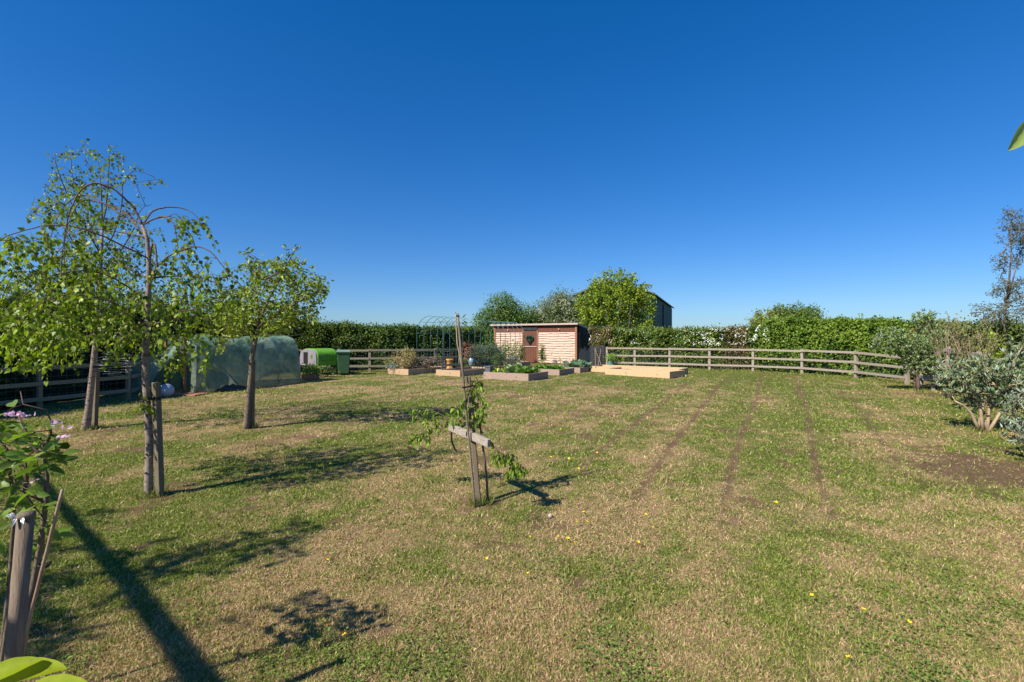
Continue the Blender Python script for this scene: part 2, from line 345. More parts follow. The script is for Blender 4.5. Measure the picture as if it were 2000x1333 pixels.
# longer uncut blades round the stakes and trunks and under the right-hand fence
tx, ty, tr_ = [], [], []
for cx, cy, rr, k in [(290, 970, .13, 150), (308, 968, .10, 110), (168, 840, .16, 120), (186, 838, .12, 90), (483, 836, .13, 130), (493, 836, .10, 90), (930, 987, .07, 130), (952, 985, .05, 70), (1921, 843, .3, 160), (1792, 764, .3, 140)]:
    q = G(cx, cy); a = RG.uniform(0, 6.283, k); rad = rr * np.sqrt(RG.random(k)); tx += list(q[0] + rad * np.cos(a)); ty += list(q[1] + rad * np.sin(a))
fp = [(5.15, 26.2), (7.8, 24.9), (9.6, 23.6), (11.2, 22.4), (12.7, 21.0), (13.4, 18.8), (13.4, 16.3)]
for (x0, y0), (x1, y1) in zip(fp[:-1], fp[1:]):
    t_ = RG.random(500); tx += list(x0 + (x1 - x0) * t_ + RG.normal(0, .10, 500)); ty += list(y0 + (y1 - y0) * t_ + RG.normal(0, .10, 500))
tx, ty = np.array(tx), np.array(ty); m_ = len(tx); Dt = RG.normal(size=(m_, 3)) * .45; Dt[:, 2] = 1; Dt = unit(Dt)
V3, F3_, C3_ = scatter(T_BL, F_BL, np.stack([tx, ty, hgt(tx, ty) - .005], 1), Dt, rdir(m_), RG.uniform(.05, .13, m_), tints(m_, (.13, .20, .03), .3, (.34, .33, .10)), np.clip(.003 + .0006 * ty, .004, .015))
F_ = np.concatenate([F_, F3_ + len(V_)]); V_ = np.concatenate([V_, V3]); C_ = np.concatenate([C_, C3_])
tag(link('grass', fastmesh('grass', V_, F_, C_), M['blade']), 'short green and dry straw grass of the mown lawn', 'grass', kind='stuff')

# ------------------------------------------------------------------ foliage builders
def leafset(name, pts, dirs, size, col, mat, parent, T=T_SM, Fc=F_SM, up=None, aspect=.7):
    n_ = len(pts); N = rdir(n_) if up is None else unit(rdir(n_) * .7 + up)
    V_, F_, C_ = scatter(T, Fc, pts, dirs, N, size, np.minimum(col * 1.3, .9), size * aspect)
    return link(name, fastmesh(name, V_, F_, C_), mat, parent)
def smooth(pp, m=4):
    pp = [np.array(p, float) for p in pp]; q = [2 * pp[0] - pp[1]] + pp + [2 * pp[-1] - pp[-2]]; out = []
    for i in range(1, len(q) - 2):
        for k in range(m):
            t = k / m; out.append(.5 * (2 * q[i] + (q[i + 1] - q[i - 1]) * t + (2 * q[i - 1] - 5 * q[i] + 4 * q[i + 1] - q[i + 2]) * t * t + (3 * q[i] - q[i - 1] - 3 * q[i + 1] + q[i + 2]) * t ** 3))
    out.append(pp[-1]); return [o_ + np.array([rnd(-.004, .004) for _ in range(3)]) for o_ in out]
class Tree:
    """branches grown from hand-laid limbs towards chosen tip points"""
    def __init__(s): s.p = []; s.par = []; s.chains = []; s.fix = {}
    def limb(s, pts, r0, r1, parent=-1):
        ids = []
        for k, q in enumerate(pts):
            s.p.append(np.array(q, float)); s.par.append(parent); parent = len(s.p) - 1
            s.fix[parent] = r0 + (r1 - r0) * k / max(1, len(pts) - 1); ids.append(parent)
        s.chains.append((s.par[ids[0]], ids)); return ids
    def nearest(s, q, skip=0, upb=0):
        A = np.array(s.p[skip:]); d = A - q; e = np.linalg.norm(d, axis=1) + upb * np.maximum(0, d[:, 2]); return int(np.argmin(e)) + skip
    def twig(s, q, bow=.12, jit=.03, seg=.16, skip=0, upb=.8, drop=0):
        i = s.nearest(q, skip, upb); a = s.p[i]; L = np.linalg.norm(q - a); m = max(2, int(L / seg) + 1); par = i; ids = []
        mid = (a + q) / 2 + np.array((0, 0, bow * L)) + np.array([rnd(-jit, jit) * 2 for _ in range(3)])
        for k in range(1, m + 1):
            t = k / m; x = a * (1 - t) ** 2 + mid * 2 * t * (1 - t) + q * t * t
            if k < m: x = x + np.array([rnd(-jit, jit) * .4 for _ in range(3)])
            s.p.append(x); s.par.append(par); par = len(s.p) - 1; ids.append(par)
        if drop:
            d = unit((q - a) * np.array((1, 1, 0))) * .25
            m = max(2, int(drop / .12)); x = q.copy()
            for k in range(m):
                d = d * .75 + np.array((rnd(-.05, .05), rnd(-.05, .05), -.25)); x = x + unit(d) * drop / m
                s.p.append(x.copy()); s.par.append(par); par = len(s.p) - 1; ids.append(par)
        s.chains.append((i, ids)); return ids
    def mesh(s, name, mat, parent, rt=.0022, ex=.45, n=5, rmax=1, only=None):
        cnt = np.zeros(len(s.p)); ch = np.zeros(len(s.p), bool)
        for q in s.par:
            if q >= 0: ch[q] = True
        for i in range(len(s.p) - 1, -1, -1):
            if not ch[i]: cnt[i] += 1
            if s.par[i] >= 0: cnt[s.par[i]] += cnt[i]
        mb = MB()
        for k, (i, ids) in enumerate(s.chains):
            if only is not None and k not in only: continue
            idl = ([i] if i >= 0 else []) + ids
            rr = [s.fix.get(j, min(rmax, rt * max(1, cnt[j]) ** ex)) for j in idl]
            if i >= 0: rr[0] = min(rr[0], rr[1] * 1.15)
            mb.tube([s.p[j] for j in idl], rr, n if max(rr) < .02 else 9)
        return mb.build(name, mat, parent, True)
    def leafpts(s, chains, step, off, t0=.2, dir_down=.3):
        B = []; Dr = []
        for i, ids in chains:
            pts = [s.p[i]] + [s.p[j] for j in ids] if i >= 0 else [s.p[j] for j in ids]
            L = sum(np.linalg.norm(pts[k + 1] - pts[k]) for k in range(len(pts) - 1)); acc = 0
            for k in range(len(pts) - 1):
                a, b_ = pts[k], pts[k + 1]; l = np.linalg.norm(b_ - a); q = rnd(0, step)
                while q < l:
                    if acc + q > t0 * L:
                        d = unit(unit(b_ - a) * .5 + np.array([rnd(-1, 1), rnd(-1, 1), rnd(-1, 1) - dir_down * 2]))
                        B.append(a + (b_ - a) * q / l + d * off * rnd(.2, 1)); Dr.append(d)
                    q += step * rnd(.6, 1.4)
                acc += l
        return np.array(B), np.array(Dr)
def ell(c, r, n_):
    """random points inside an ellipsoid"""
    d = rdir(n_) * (RG.random((n_, 1)) ** .45); return np.array(c) + d * np.array(r)
def shrub(name, label, cat, c, blobs, nleaf, lsize, c1, c2, mat=None, stems=6, stem_r=.012, core=True, T=T_SM, Fc=F_SM, aspect=.6, group=None, upd=.3, stemmat=None, var=.3, clump=.5, spread=.25, rag=.12):
    """bushy plant: leaf clumps on overlapping lobes (blob = centre offset, radii), stems from the base"""
    t = thing(name, label, cat, (c[0], c[1], 0), 0, group); B = []; Dn = []; tot = sum((r[0] * r[2] + r[1] * r[2] + r[0] * r[1]) for _, r in blobs)
    mb = MB(); K = []
    for o_, r_ in blobs:
        m = max(6, int(nleaf * (r_[0] * r_[2] + r_[1] * r_[2] + r_[0] * r_[1]) / tot)); nc = max(4, m // 14)
        cd_ = rdir(nc); rad = .55 + .45 * RG.random((nc, 1)) ** .5 + RG.normal(0, rag, (nc, 1))
        cc = np.array(o_) + cd_ * rad * np.array(r_); idx = RG.integers(0, nc, m)
        sp = clump * lsize * 2.6; B.append(cc[idx] + RG.normal(0, sp, (m, 3)) * np.array((1, 1, .75))); Dn.append(cd_[idx]); K.append(RG.random(nc)[idx])
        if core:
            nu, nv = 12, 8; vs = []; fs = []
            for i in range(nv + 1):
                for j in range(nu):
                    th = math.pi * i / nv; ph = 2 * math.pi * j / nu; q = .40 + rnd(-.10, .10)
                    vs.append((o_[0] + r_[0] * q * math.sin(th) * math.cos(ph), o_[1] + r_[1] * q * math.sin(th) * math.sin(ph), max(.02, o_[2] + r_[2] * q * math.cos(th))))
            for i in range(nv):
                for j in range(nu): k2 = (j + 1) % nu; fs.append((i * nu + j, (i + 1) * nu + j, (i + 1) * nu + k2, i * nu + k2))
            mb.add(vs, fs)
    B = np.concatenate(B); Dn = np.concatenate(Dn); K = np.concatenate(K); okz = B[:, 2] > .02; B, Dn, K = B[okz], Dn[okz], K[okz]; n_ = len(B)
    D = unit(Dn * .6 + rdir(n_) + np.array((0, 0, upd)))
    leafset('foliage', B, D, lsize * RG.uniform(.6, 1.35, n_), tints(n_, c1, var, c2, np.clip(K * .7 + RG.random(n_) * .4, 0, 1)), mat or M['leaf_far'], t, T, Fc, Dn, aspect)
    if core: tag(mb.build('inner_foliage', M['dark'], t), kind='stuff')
    if stems:
        sb = MB()
        for k in range(stems):
            o_, r_ = blobs[k % len(blobs)]; q = np.array(o_) + rdir(1)[0] * np.array(r_) * .7; q[2] = max(q[2], .15)
            s0 = np.array((rnd(-.06, .06), rnd(-.06, .06), 0)) * (1 + 10 * spread); mid = (s0 + q) / 2 + np.array((rnd(-.1, .1), rnd(-.1, .1), .1)) * r_[0]
            sb.tube([s0, (s0 + mid) / 2 + (0, 0, .05), mid, (mid + q) / 2, q], [stem_r, stem_r * .85, stem_r * .7, stem_r * .5, stem_r * .3], 6)
        sb.build('stems', stemmat or M['bark'], t, True)
    return t

# ------------------------------------------------------------------ shed, barn, beds: shared directions
U = np.array((.847, -.53)); Wd = np.array((.53, .847)); UA = math.atan2(-.53, .847)
def uv(o_, a, b_, z=0): q = np.array(o_) + U * a + Wd * b_; return (q[0], q[1], z)
# barn
bn = thing('barn', 'tall green corrugated metal farm barn behind the leafy tree, with dark sliding door edge', 'barn', (17.2, 60, 0))
g1 = np.array((-.922, .386)); g2 = np.array((.386, .922)); Wb, Lb, he, hr = 9.6, 33, 7.1, 8.8
def corr(mb, a, d, L, z0, ztop, amp=.05, step=.19):
    """corrugated wall strip with its own top edge"""
    nrm = np.array((-d[1], d[0])); k = int(L / step); vs = []; fs = []
    for i in range(k + 1):
        s_ = i * L / k; q = np.array(a) + d * s_ + nrm * (amp if i % 2 else 0); vs += [(q[0], q[1], z0), (q[0], q[1], ztop(s_))]
    for i in range(k): fs.append((2 * i, 2 * i + 2, 2 * i + 3, 2 * i + 1))
    mb.add(vs, fs)
mb = MB(); corr(mb, (0, 0), g1, Wb, 0, lambda s_: he + (hr - he) * (1 - abs(s_ - Wb / 2) / (Wb / 2)))
mb.build('gable_wall', M['barnwall'], bn)
mb = MB(); corr(mb, (0, 0), g2, Lb, 0, lambda s_: he); mb.build('side_wall', M['barnwall'], bn)
mb = MB(); e = g1 * Wb; corr(mb, e, g2, Lb, 0, lambda s_: he); corr(mb, g2 * Lb, g1, Wb, 0, lambda s_: he + (hr - he) * (1 - abs(s_ - Wb / 2) / (Wb / 2)))
mb.build('rear_wall', M['barnwall'], bn)
mb = MB(); ov = .35
for s0, s1 in ((-.4, Wb / 2), (Wb + .4, Wb / 2)):
    z0 = he - .17 + .12; z1 = hr + .12
    A_, B_ = g1 * s0 - g2 * ov, g1 * s1 - g2 * ov; C2, D2 = g1 * s1 + g2 * (Lb + ov), g1 * s0 + g2 * (Lb + ov)
    vs = [(*A_, z0), (*B_, z1), (*C2, z1), (*D2, z0)]; vs += [(v[0], v[1], v[2] + .14) for v in vs]
    mb.add(vs, [(0, 1, 2, 3), (7, 6, 5, 4), (0, 4, 5, 1), (1, 5, 6, 2), (2, 6, 7, 3), (3, 7, 4, 0)])
mb.build('roof', M['barnroof'], bn)
mb = MB(); q = g2 * 15.5 + np.array((.10, -.04)); mb.box((q[0], q[1], 3.4), (.5, .12, 6.6), math.atan2(g2[1], g2[0])); mb.build('door_gap', M['darkgrey'], bn)
mb = MB(); mb.box((0, 0, 3.55), (.16, .16, 7.1)); mb.build('corner_flashing', M['barnroof'], bn)

# shed
SO = np.array((3.93, 29.0)); LS, DS, HF, HB = 6.0, 2.5, 2.36, 1.92
sh = thing('garden_shed', 'low timber shed with waney planks, brown stable door and a sloping roof', 'shed', (SO[0], SO[1], 0), UA)
# local: x along the front to the right (0 at right corner, negative left), y to the back
def boards(mb, x0, x1, z0, z1, hb=.15, y0=-.02, wane=.032):
    z = z0
    while z < z1 - .01:
        h = min(hb, z1 - z); k = max(3, int((x1 - x0) / .09)); vs = []; fs = []; ph = rnd(0, 9)
        for i in range(k + 1):
            x = x0 + (x1 - x0) * i / k
            zb = z - .012 + wane * (math.sin(x * 2.3 + ph) * .5 + math.sin(x * 7.1 + ph * 2) * .35 + rnd(-.3, .3))
            vs += [(x, y0 - .060, zb), (x, y0 - .008, z + h), (x, y0, zb)]
        for i in range(k):
            a = i * 3; b_ = a + 3; fs += [(a, b_, b_ + 1, a + 1), (a, a + 2, b_ + 2, b_)]
        mb.add(vs, fs); z += hb
mb = MB(); mb.box((-LS / 2, .05, 1.15), (LS - .02, .08, 2.3)); mb.box((-LS / 2, DS - .05, .95), (LS - .02, .08, 1.86))
mb.box((-.05, DS / 2, .95), (.08, DS - .22, 1.86)); mb.box((-LS + .05, DS / 2, .95), (.08, DS - .22, 1.86)); mb.build('inner_walls', M['brown'], sh)
DX0, DX1 = -3.73, -2.74
for x0_, x1_ in ((-LS + .13, DX0 - .1), (DX1 + .1, -.13)): mb = MB(); boards(mb, x0_, x1_, .06, 1.93); mb.build('cladding', M['plank'], sh)
mb = MB(); mb.box((-LS / 2, -.02, 2.13), (LS - .26, .06, .36)); bevel(mb.build('frieze_board', M['brown'], sh))
for x in (-LS + .065, -.065):
    mb = MB(); mb.box((x, -.03, 1.17), (.13, .12, 2.3)); bevel(mb.build('corner_post', M['brown_post'], sh))
dr = MB(); 
for k in range(8):
    x = DX0 + .01 + (k + .5) * .97 / 8
    dr.box((x, -.05, .52), (.115, .03, .98)); dr.box((x, -.05, 1.53), (.115, .03, .94))
dr.box(((DX0 + DX1) / 2, -.032, 1.03), (.97, .012, 1.98))
door = bevel(dr.build('door', M['brown'], sh), .004)
mb = MB(); mb.box(((DX0 + DX1) / 2, -.09, 1.035), (.97, .06, .05)); mb.build('door_ledge', M['roofedge'], door)
mb = MB(); mb.box((DX0 + .09, -.075, .93), (.04, .03, .10)); mb.build('latch', M['black'], door)
mb = MB(); mb.box((DX0 - .04, -.06, 1.05), (.08, .06, 2.06)); mb.box((DX1 + .04, -.06, 1.05), (.08, .06, 2.06)); bevel(mb.build('door_frame', M['brown_post'], sh))
mb = MB(); mb.box(((DX0 + DX1) / 2, -.07, 2.16), (1.05, .06, .19)); wv = mb.build('vent_panel', M['darkgrey'], sh)
for x, z in ((-1.2, 2.12), (-4.9, 2.1)): mb = MB(); mb.lathe((x, -.08, z - .05), [(.01, 0), (.05, .01), (.05, .09), (.02, .1)], 10); mb.build('wall_lamp', M['roofedge'], sh)
# side (right) wall boards, seen in shade, and the dark net hung over it
mb = MB(); sub = MB(); boards(sub, .1, DS - .05, .06, 1.88, wane=.015)
for v in sub.v: mb.v.append((-v[1] - .02, v[0], v[2]))
mb.f = [f[::-1] for f in sub.f]; mb.build('side_cladding', M['plank'], sh)
mb = MB(); mb.box((.035, DS - .05, .95), (.07, .1, 1.9)); mb.build('rear_corner_post', M['brown_post'], sh)
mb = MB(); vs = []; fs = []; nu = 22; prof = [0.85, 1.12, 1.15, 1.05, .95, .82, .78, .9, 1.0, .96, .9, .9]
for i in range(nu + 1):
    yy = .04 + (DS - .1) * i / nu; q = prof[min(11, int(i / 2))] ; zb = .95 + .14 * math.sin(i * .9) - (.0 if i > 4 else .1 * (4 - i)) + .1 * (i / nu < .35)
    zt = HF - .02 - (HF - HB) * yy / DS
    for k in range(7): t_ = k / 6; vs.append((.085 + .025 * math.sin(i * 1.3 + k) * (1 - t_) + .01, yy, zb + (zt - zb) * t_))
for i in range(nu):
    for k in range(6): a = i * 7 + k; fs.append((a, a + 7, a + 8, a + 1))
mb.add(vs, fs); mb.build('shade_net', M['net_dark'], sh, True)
mb = MB(); ro = [(-LS - .18, -.22), (.10, -.22), (.10, DS + .15), (-LS - .18, DS + .15)]
def rz_(y_): return HF + .02 - (HF - HB) * y_ / DS
vs = [(x, y_, rz_(y_)) for x, y_ in ro] + [(x, y_, rz_(y_) + .045) for x, y_ in ro]
mb.add(vs, [(3, 2, 1, 0), (4, 5, 6, 7), (0, 1, 5, 4), (1, 2, 6, 5), (2, 3, 7, 6), (3, 0, 4, 7)]); rf = mb.build('roof', M['felt'], sh)
mb = MB(); mb.beam((-LS - .2, -.235, rz_(-.22) + .01), (.12, -.235, rz_(-.22) + .01), .03, .11)
mb.beam((.115, -.22, rz_(-.22) + .01), (.115, DS + .15, rz_(DS + .15) + .01), .03, .11); bevel(mb.build('fascia', M['roofedge'], rf))
# heart wreath hung on the door
def uvs(x, y_, z): q = SO + U * x + Wd * y_; return np.array((q[0], q[1], z))
wr = thing('heart_wreath', 'green heart-shaped wreath hung on the brown shed door', 'wreath', tuple(uvs(-3.235, -.12, 1.50)), UA)
hp = []
for k in range(64):
    a = 2 * math.pi * k / 64; hp.append((16 * math.sin(a) ** 3 / 16 * .22, 0, (13 * math.cos(a) - 5 * math.cos(2 * a) - 2 * math.cos(3 * a) - math.cos(4 * a)) / 16 * .22))
mb = MB(); mb.tube(hp + [hp[0]], .045, 8); mb.build('wire_core', M['dark'], wr, True)
hp = np.array(hp); idx = RG.integers(0, 64, 1100); B = hp[idx] + rdir(1100) * .06
leafset('sprigs', B, rdir(1100), RG.uniform(.03, .06, 1100), tints(1100, (.012, .075, .05), .3), M['wreath'], wr)

# ------------------------------------------------------------------ fences
def fence(name, label, posts, mat, hs_, rails=(.98, .62, .26), post=.11, wire=True, rail_h=.09, group=None):
    """posts: world (x, y); hs_: post height each; rails on the lawn side"""
    t = thing(name, label, 'fence', (posts[0][0], posts[0][1], 0), 0, group); ox, oy = posts[0]
    L = [(x - ox, y_ - oy) for x, y_ in posts]
    for k, (x, y_) in enumerate(L):
        a = math.atan2(L[min(k + 1, len(L) - 1)][1] - L[max(k - 1, 0)][1], L[min(k + 1, len(L) - 1)][0] - L[max(k - 1, 0)][0])
        mb = MB(); h = hs_[k]; mb.box((x, y_, h / 2 - .1), (post, post, h + .2), a + rnd(-.05, .05)); bevel(mb.build('post', mat, t), .008)
    for rh in rails:
        for k in range(len(L) - 1):
            (x0, y0), (x1, y1) = L[k], L[k + 1]; d = np.array((x1 - x0, y1 - y0)); d = d / np.linalg.norm(d)
            nrm = np.array((d[1], -d[0])); c_ = -np.array((x0 + ox, y0 + oy)); sgn = 1 if np.dot(nrm, c_) > 0 else -1
            o2 = nrm * sgn * (post / 2 + .021); ext = d * .0
            z0, z1 = rh * hs_[k] / 1.05 + rnd(-.012, .012), rh * hs_[k + 1] / 1.05 + rnd(-.012, .012)
            mb = MB(); mb.beam((x0 + o2[0] + d[0] * .003, y0 + o2[1] + d[1] * .003, z0), (x1 + o2[0] - d[0] * .003, y1 + o2[1] - d[1] * .003, z1), .038, rail_h)
            bevel(mb.build('rail', mat, t), .005)
    if wire:
        mb = MB()
        for k in range(len(L) - 1):
            (x0, y0), (x1, y1) = L[k], L[k + 1]; d = np.array((x1 - x0, y1 - y0)); ln = np.linalg.norm(d); d = d / ln
            nrm = np.array((d[1], -d[0])); c_ = -np.array((x0 + ox, y0 + oy)); sgn = 1 if np.dot(nrm, c_) > 0 else -1
            q0 = np.array((x0, y0)) - nrm * sgn * (post / 2 + .004); H = min(hs_[k], hs_[k + 1]) * .86
            for z in np.linspace(.05, H, 7): mb.tube([(*q0, z), (*(q0 + d * ln), z)], .0026, 3, False)
            m = int(ln / .15)
            for i in range(m): q = q0 + d * (i + .5) * ln / m; mb.tube([(*q, .05), (*q, H)], .0022, 3, False)
        mb.build('wire_mesh', M['wire'], t)
    return t
def S(px, Y): return ((px - 1000) * Y / F, Y)
lp = [(-11.75, 5.6), (-11.3, 7.3), (-10.9, 9.0), (-10.46, 10.7), (-9.85, 12.4), (-10.6, 14.1), (-11.2, 15.7), (-11.6, 17.4), (-11.8, 19.1), (-11.8, 20.9), (-11.5, 22.6)]
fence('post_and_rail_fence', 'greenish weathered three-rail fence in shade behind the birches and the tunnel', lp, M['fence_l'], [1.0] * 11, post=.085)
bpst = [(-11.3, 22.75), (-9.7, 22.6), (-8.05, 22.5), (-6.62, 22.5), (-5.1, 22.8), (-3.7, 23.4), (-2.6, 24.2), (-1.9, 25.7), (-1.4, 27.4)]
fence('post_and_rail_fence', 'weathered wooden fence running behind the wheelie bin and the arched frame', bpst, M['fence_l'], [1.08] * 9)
rp = [(5.15, 26.2), S(1240, 25.6), S(1308, 24.7), S(1386, 23.6), S(1471, 22.5), S(1567, 21.1), S(1672, 18.9), S(1772, 16.4)]
fence('post_and_rail_fence', 'long grey sunlit three-rail fence in front of the flowering hedge', rp, M['fence_r'], [1.1] * 6 + [1.08, 1.0])
rp2 = [S(1800, 15.9), S(1822, 14.8), S(1852, 13.5), S(1912, 11.9), S(1975, 10.4), S(2070, 9.0)]
fence('post_and_rail_fence', 'tall grey fence corner leading towards the camera behind the silvery bushes', rp2, M['fence_r'], [1.02, 1.1, 1.36, 1.26, 1.12, 1.1], rails=(.98, .66, .34), wire=False, rail_h=.1, post=.085)

# ------------------------------------------------------------------ hedges
def hedge(name, label, path, hts, thick, nleaf, ls, c1, c2, twigs=200, lum=.22, blossoms=0, bpos=None, mat=None, frontonly=True, cat='hedge', twigc='twig', bcol=(.75, .74, .66), bump=.5, c3=None):
    t = thing(name, label, cat, (path[0][0], path[0][1], 0)); A_ = np.array(path, float); A_ -= A_[0]; H = np.array(hts, float)
    sl = np.linalg.norm(A_[1:] - A_[:-1], axis=1); cum = np.concatenate([[0], np.cumsum(sl)]); Lt = cum[-1]; seed = int(abs(path[0][0]) * 10) % 97
    def at(s_):
        x = np.interp(s_, cum, A_[:, 0]); y_ = np.interp(s_, cum, A_[:, 1]); h = np.interp(s_, cum, H)
        e = .05; dx = np.interp(s_ + e, cum, A_[:, 0]) - np.interp(s_ - e, cum, A_[:, 0]); dy = np.interp(s_ + e, cum, A_[:, 1]) - np.interp(s_ - e, cum, A_[:, 1])
        l = np.hypot(dx, dy) + 1e-9; nx_, ny_ = dy / l, -dx / l
        sg = np.where(nx_ * -(x + path[0][0]) + ny_ * -(y_ + path[0][1]) > 0, 1, -1); return x, y_, h, nx_ * sg, ny_ * sg
    def shell(s_, v):
        """v 0..1 runs up the lawn side then over the top to the back"""
        x, y_, h, nx_, ny_ = at(s_); d = (fbm(s_ * 1.3, v * 4, seed, 4) - .5) * 2 * bump + (vn(s_ * 3.6, v * 9, seed + 3) - .5) * .22; h = h + (fbm(s_ * .9, s_ * 0 + 3.3, seed + 5, 4) - .5) * lum * 2
        up = np.clip(v / .62, 0, 1); ov = np.clip((v - .62) / .38, 0, 1)
        z = h * np.sin(up * np.pi / 2) ** .8 * (1 - .05 * ov); out = thick / 2 * (1 - .25 * up ** 3) - ov * thick * .9 + d * (1 - ov * .5)
        return np.stack([x + nx_ * out, y_ + ny_ * out, z + np.where(ov > 0, d * .4, 0)], -1), np.stack([nx_ * (1 - up * .6), ny_ * (1 - up * .6), up * .9 + .1], -1)
    s_ = RG.uniform(0, Lt, nleaf); v = RG.random(nleaf) ** .9; B, Nn = shell(s_, v); Nn = unit(Nn); dep = RG.normal(0, .09, (nleaf, 1)) - .03
    cl = rdir(nleaf) * .05; B = B + Nn * dep + cl; k = np.clip(fbm(s_ * 2.2, v * 7, seed + 9, 3) * 1.6 - .3 + RG.normal(0, .15, nleaf), 0, 1)
    ok_ = B[:, 2] > .03; B, Nn, k, s_ = B[ok_], Nn[ok_], k[ok_], s_[ok_]; n_ = len(B); D = unit(Nn * .5 + rdir(n_) + (0, 0, .1))
    col = tints(n_, c1, .28, c2, k)
    if c3 is not None:
        f3 = (fbm(s_ * .5, s_ * 0, seed + 21, 3) > .52) & (RG.random(n_) < .75); col[f3] = tints(int(f3.sum()), c3, .25)
    leafset('foliage', B, D, ls * RG.uniform(.6, 1.4, n_), col, mat or M['leaf_far'], t, up=Nn, aspect=.75)
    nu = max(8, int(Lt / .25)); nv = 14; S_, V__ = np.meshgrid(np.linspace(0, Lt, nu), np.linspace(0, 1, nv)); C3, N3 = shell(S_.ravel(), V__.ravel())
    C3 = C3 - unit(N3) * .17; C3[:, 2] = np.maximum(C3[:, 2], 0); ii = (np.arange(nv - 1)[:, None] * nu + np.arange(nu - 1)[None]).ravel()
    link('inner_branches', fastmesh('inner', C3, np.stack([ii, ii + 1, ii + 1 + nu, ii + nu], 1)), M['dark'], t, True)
    if twigs:
        mb = MB()
        for k_ in range(twigs):
            q, _ = shell(np.array([rnd(0, Lt)]), np.array([rnd(.58, .8)])); q = q[0]; l = rnd(.08, .3)
            mb.tube([q - (0, 0, .15), q + (rnd(-.04, .04), rnd(-.04, .04), l * .5), q + (rnd(-.09, .09), rnd(-.05, .05), l)], [.006, .005, .003], 3, False)
        tag(mb.build('shoots', M[twigc], t), kind='stuff')
    if blossoms:
        bs = RG.uniform(0, Lt, blossoms * 3) if bpos is None else np.concatenate([RG.normal(m, sd_, int(blossoms * 3 * q)) for m, sd_, q in bpos]); bs = np.clip(bs, 0, Lt)
        bv = RG.uniform(.22, .60, len(bs)); kk = fbm(bs * 4, bv * 14, 3, 2) > .50; bs, bv = bs[kk], bv[kk]; q, Nn = shell(bs, bv); Nn = unit(Nn)
        q = q + Nn * .06 + rdir(len(q)) * .03; leafset('blossom', q, unit(np.cross(Nn, rdir(len(q)))), RG.uniform(.03, .06, len(q)), tints(len(q), bcol, .12), M['petal'], t, up=Nn * 2, aspect=1.0)
    return t
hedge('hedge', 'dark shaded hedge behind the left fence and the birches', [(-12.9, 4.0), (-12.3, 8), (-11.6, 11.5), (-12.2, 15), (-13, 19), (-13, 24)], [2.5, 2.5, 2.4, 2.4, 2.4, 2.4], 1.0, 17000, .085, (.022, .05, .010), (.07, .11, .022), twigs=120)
hedge('hedge', 'long clipped green hedge behind the bin and the arched frame', [(-13.5, 24.3), (-9.5, 24.6), (-6, 24.6), (-3.8, 25.4), (-3.0, 27.6), (-2.7, 32)], [2.25, 2.28, 2.1, 2.05, 2.05, 2.0], 1.3, 26000, .095, (.03, .085, .018), (.12, .16, .028), twigs=420, lum=.10)
hedge('hedge', 'mixed hawthorn hedge with white blossom right of the shed', [(5.0, 29.0), (7.5, 27.2), (10.0, 25.8), (12.9, 23.9)], [2.1, 2.0, 2.0, 2.05], 1.4, 22000, .085, (.05, .10, .016), (.15, .20, .03), twigs=260, lum=.10, blossoms=800, bpos=[(1.8, 1.3, .30), (7.0, .9, .70)], c3=(.14, .10, .045), twigc='twig')
hedge('hedge', 'tall rounded light green hazel hedge at the bend of the grey fence', [(12.3, 23.7), (13.4, 22.5), (14.8, 20.8), (15.8, 18.6)], [2.1, 2.35, 2.3, 2.0], 1.7, 23000, .095, (.06, .12, .016), (.16, .23, .03), twigs=90, lum=.34, blossoms=260, bpos=[(.2, .5, 1)])
hedge('hedge', 'lower scrubby hedge behind the right-hand fence corner', [(15.8, 18.4), (14.9, 15.5), (14.4, 12), (14.2, 8), (14.2, 4)], [2.2, 1.95, 1.9, 1.9, 1.9], 1.2, 15000, .08, (.06, .10, .025), (.16, .19, .04), twigs=160, lum=.2, c3=(.20, .16, .07))

# ------------------------------------------------------------------ background trees
def bgtree(name, label, c, blobs, nleaf, ls, c1, c2, trunk_h, tr=.14, limbs=10, rag=.14, var=.3, clump=.6, core=True, extra=None):
    t = shrub(name, label, 'tree', c, blobs, nleaf, ls, c1, c2, stems=0, core=core, rag=rag, var=var, clump=clump, upd=.1)
    mb = MB(); mb.tube([(0, 0, -.1), (.03, 0, trunk_h * .5), (.05, .02, trunk_h)], [tr, tr * .8, tr * .65], 8)
    for k in range(limbs):
        o_, r_ = blobs[k % len(blobs)]; q = np.array(o_) + rdir(1)[0] * np.array(r_) * .8; s0 = np.array((.04, .01, trunk_h * rnd(.6, 1)))
        mid = (s0 + q) / 2 + np.array((rnd(-.2, .2), rnd(-.2, .2), .2)); mb.tube([s0, (s0 + mid) / 2, mid, (mid + q) / 2, q], [tr * .5, tr * .4, tr * .28, tr * .18, tr * .08], 6)
    mb.build('trunk', M['bark'], t, True); return t
bgtree('broadleaf_tree', 'dense green round tree left of the shed roof', (-.7, 36),
       [((0, 0, 3.4), (1.3, 1.3, 1.35)), ((-1.1, 0, 2.6), (1.0, 1, 1.1)), ((1.0, .2, 2.8), (1.1, 1, 1.2)), ((-1.3, 0, 1.5), (.9, .9, 1.2)), ((.2, -.3, 1.5), (1.5, 1.2, 1.4)), ((1.9, 0, 2.5), (.9, .9, 1.3))], 21000, .13, (.05, .11, .022), (.13, .19, .045), 1.6)
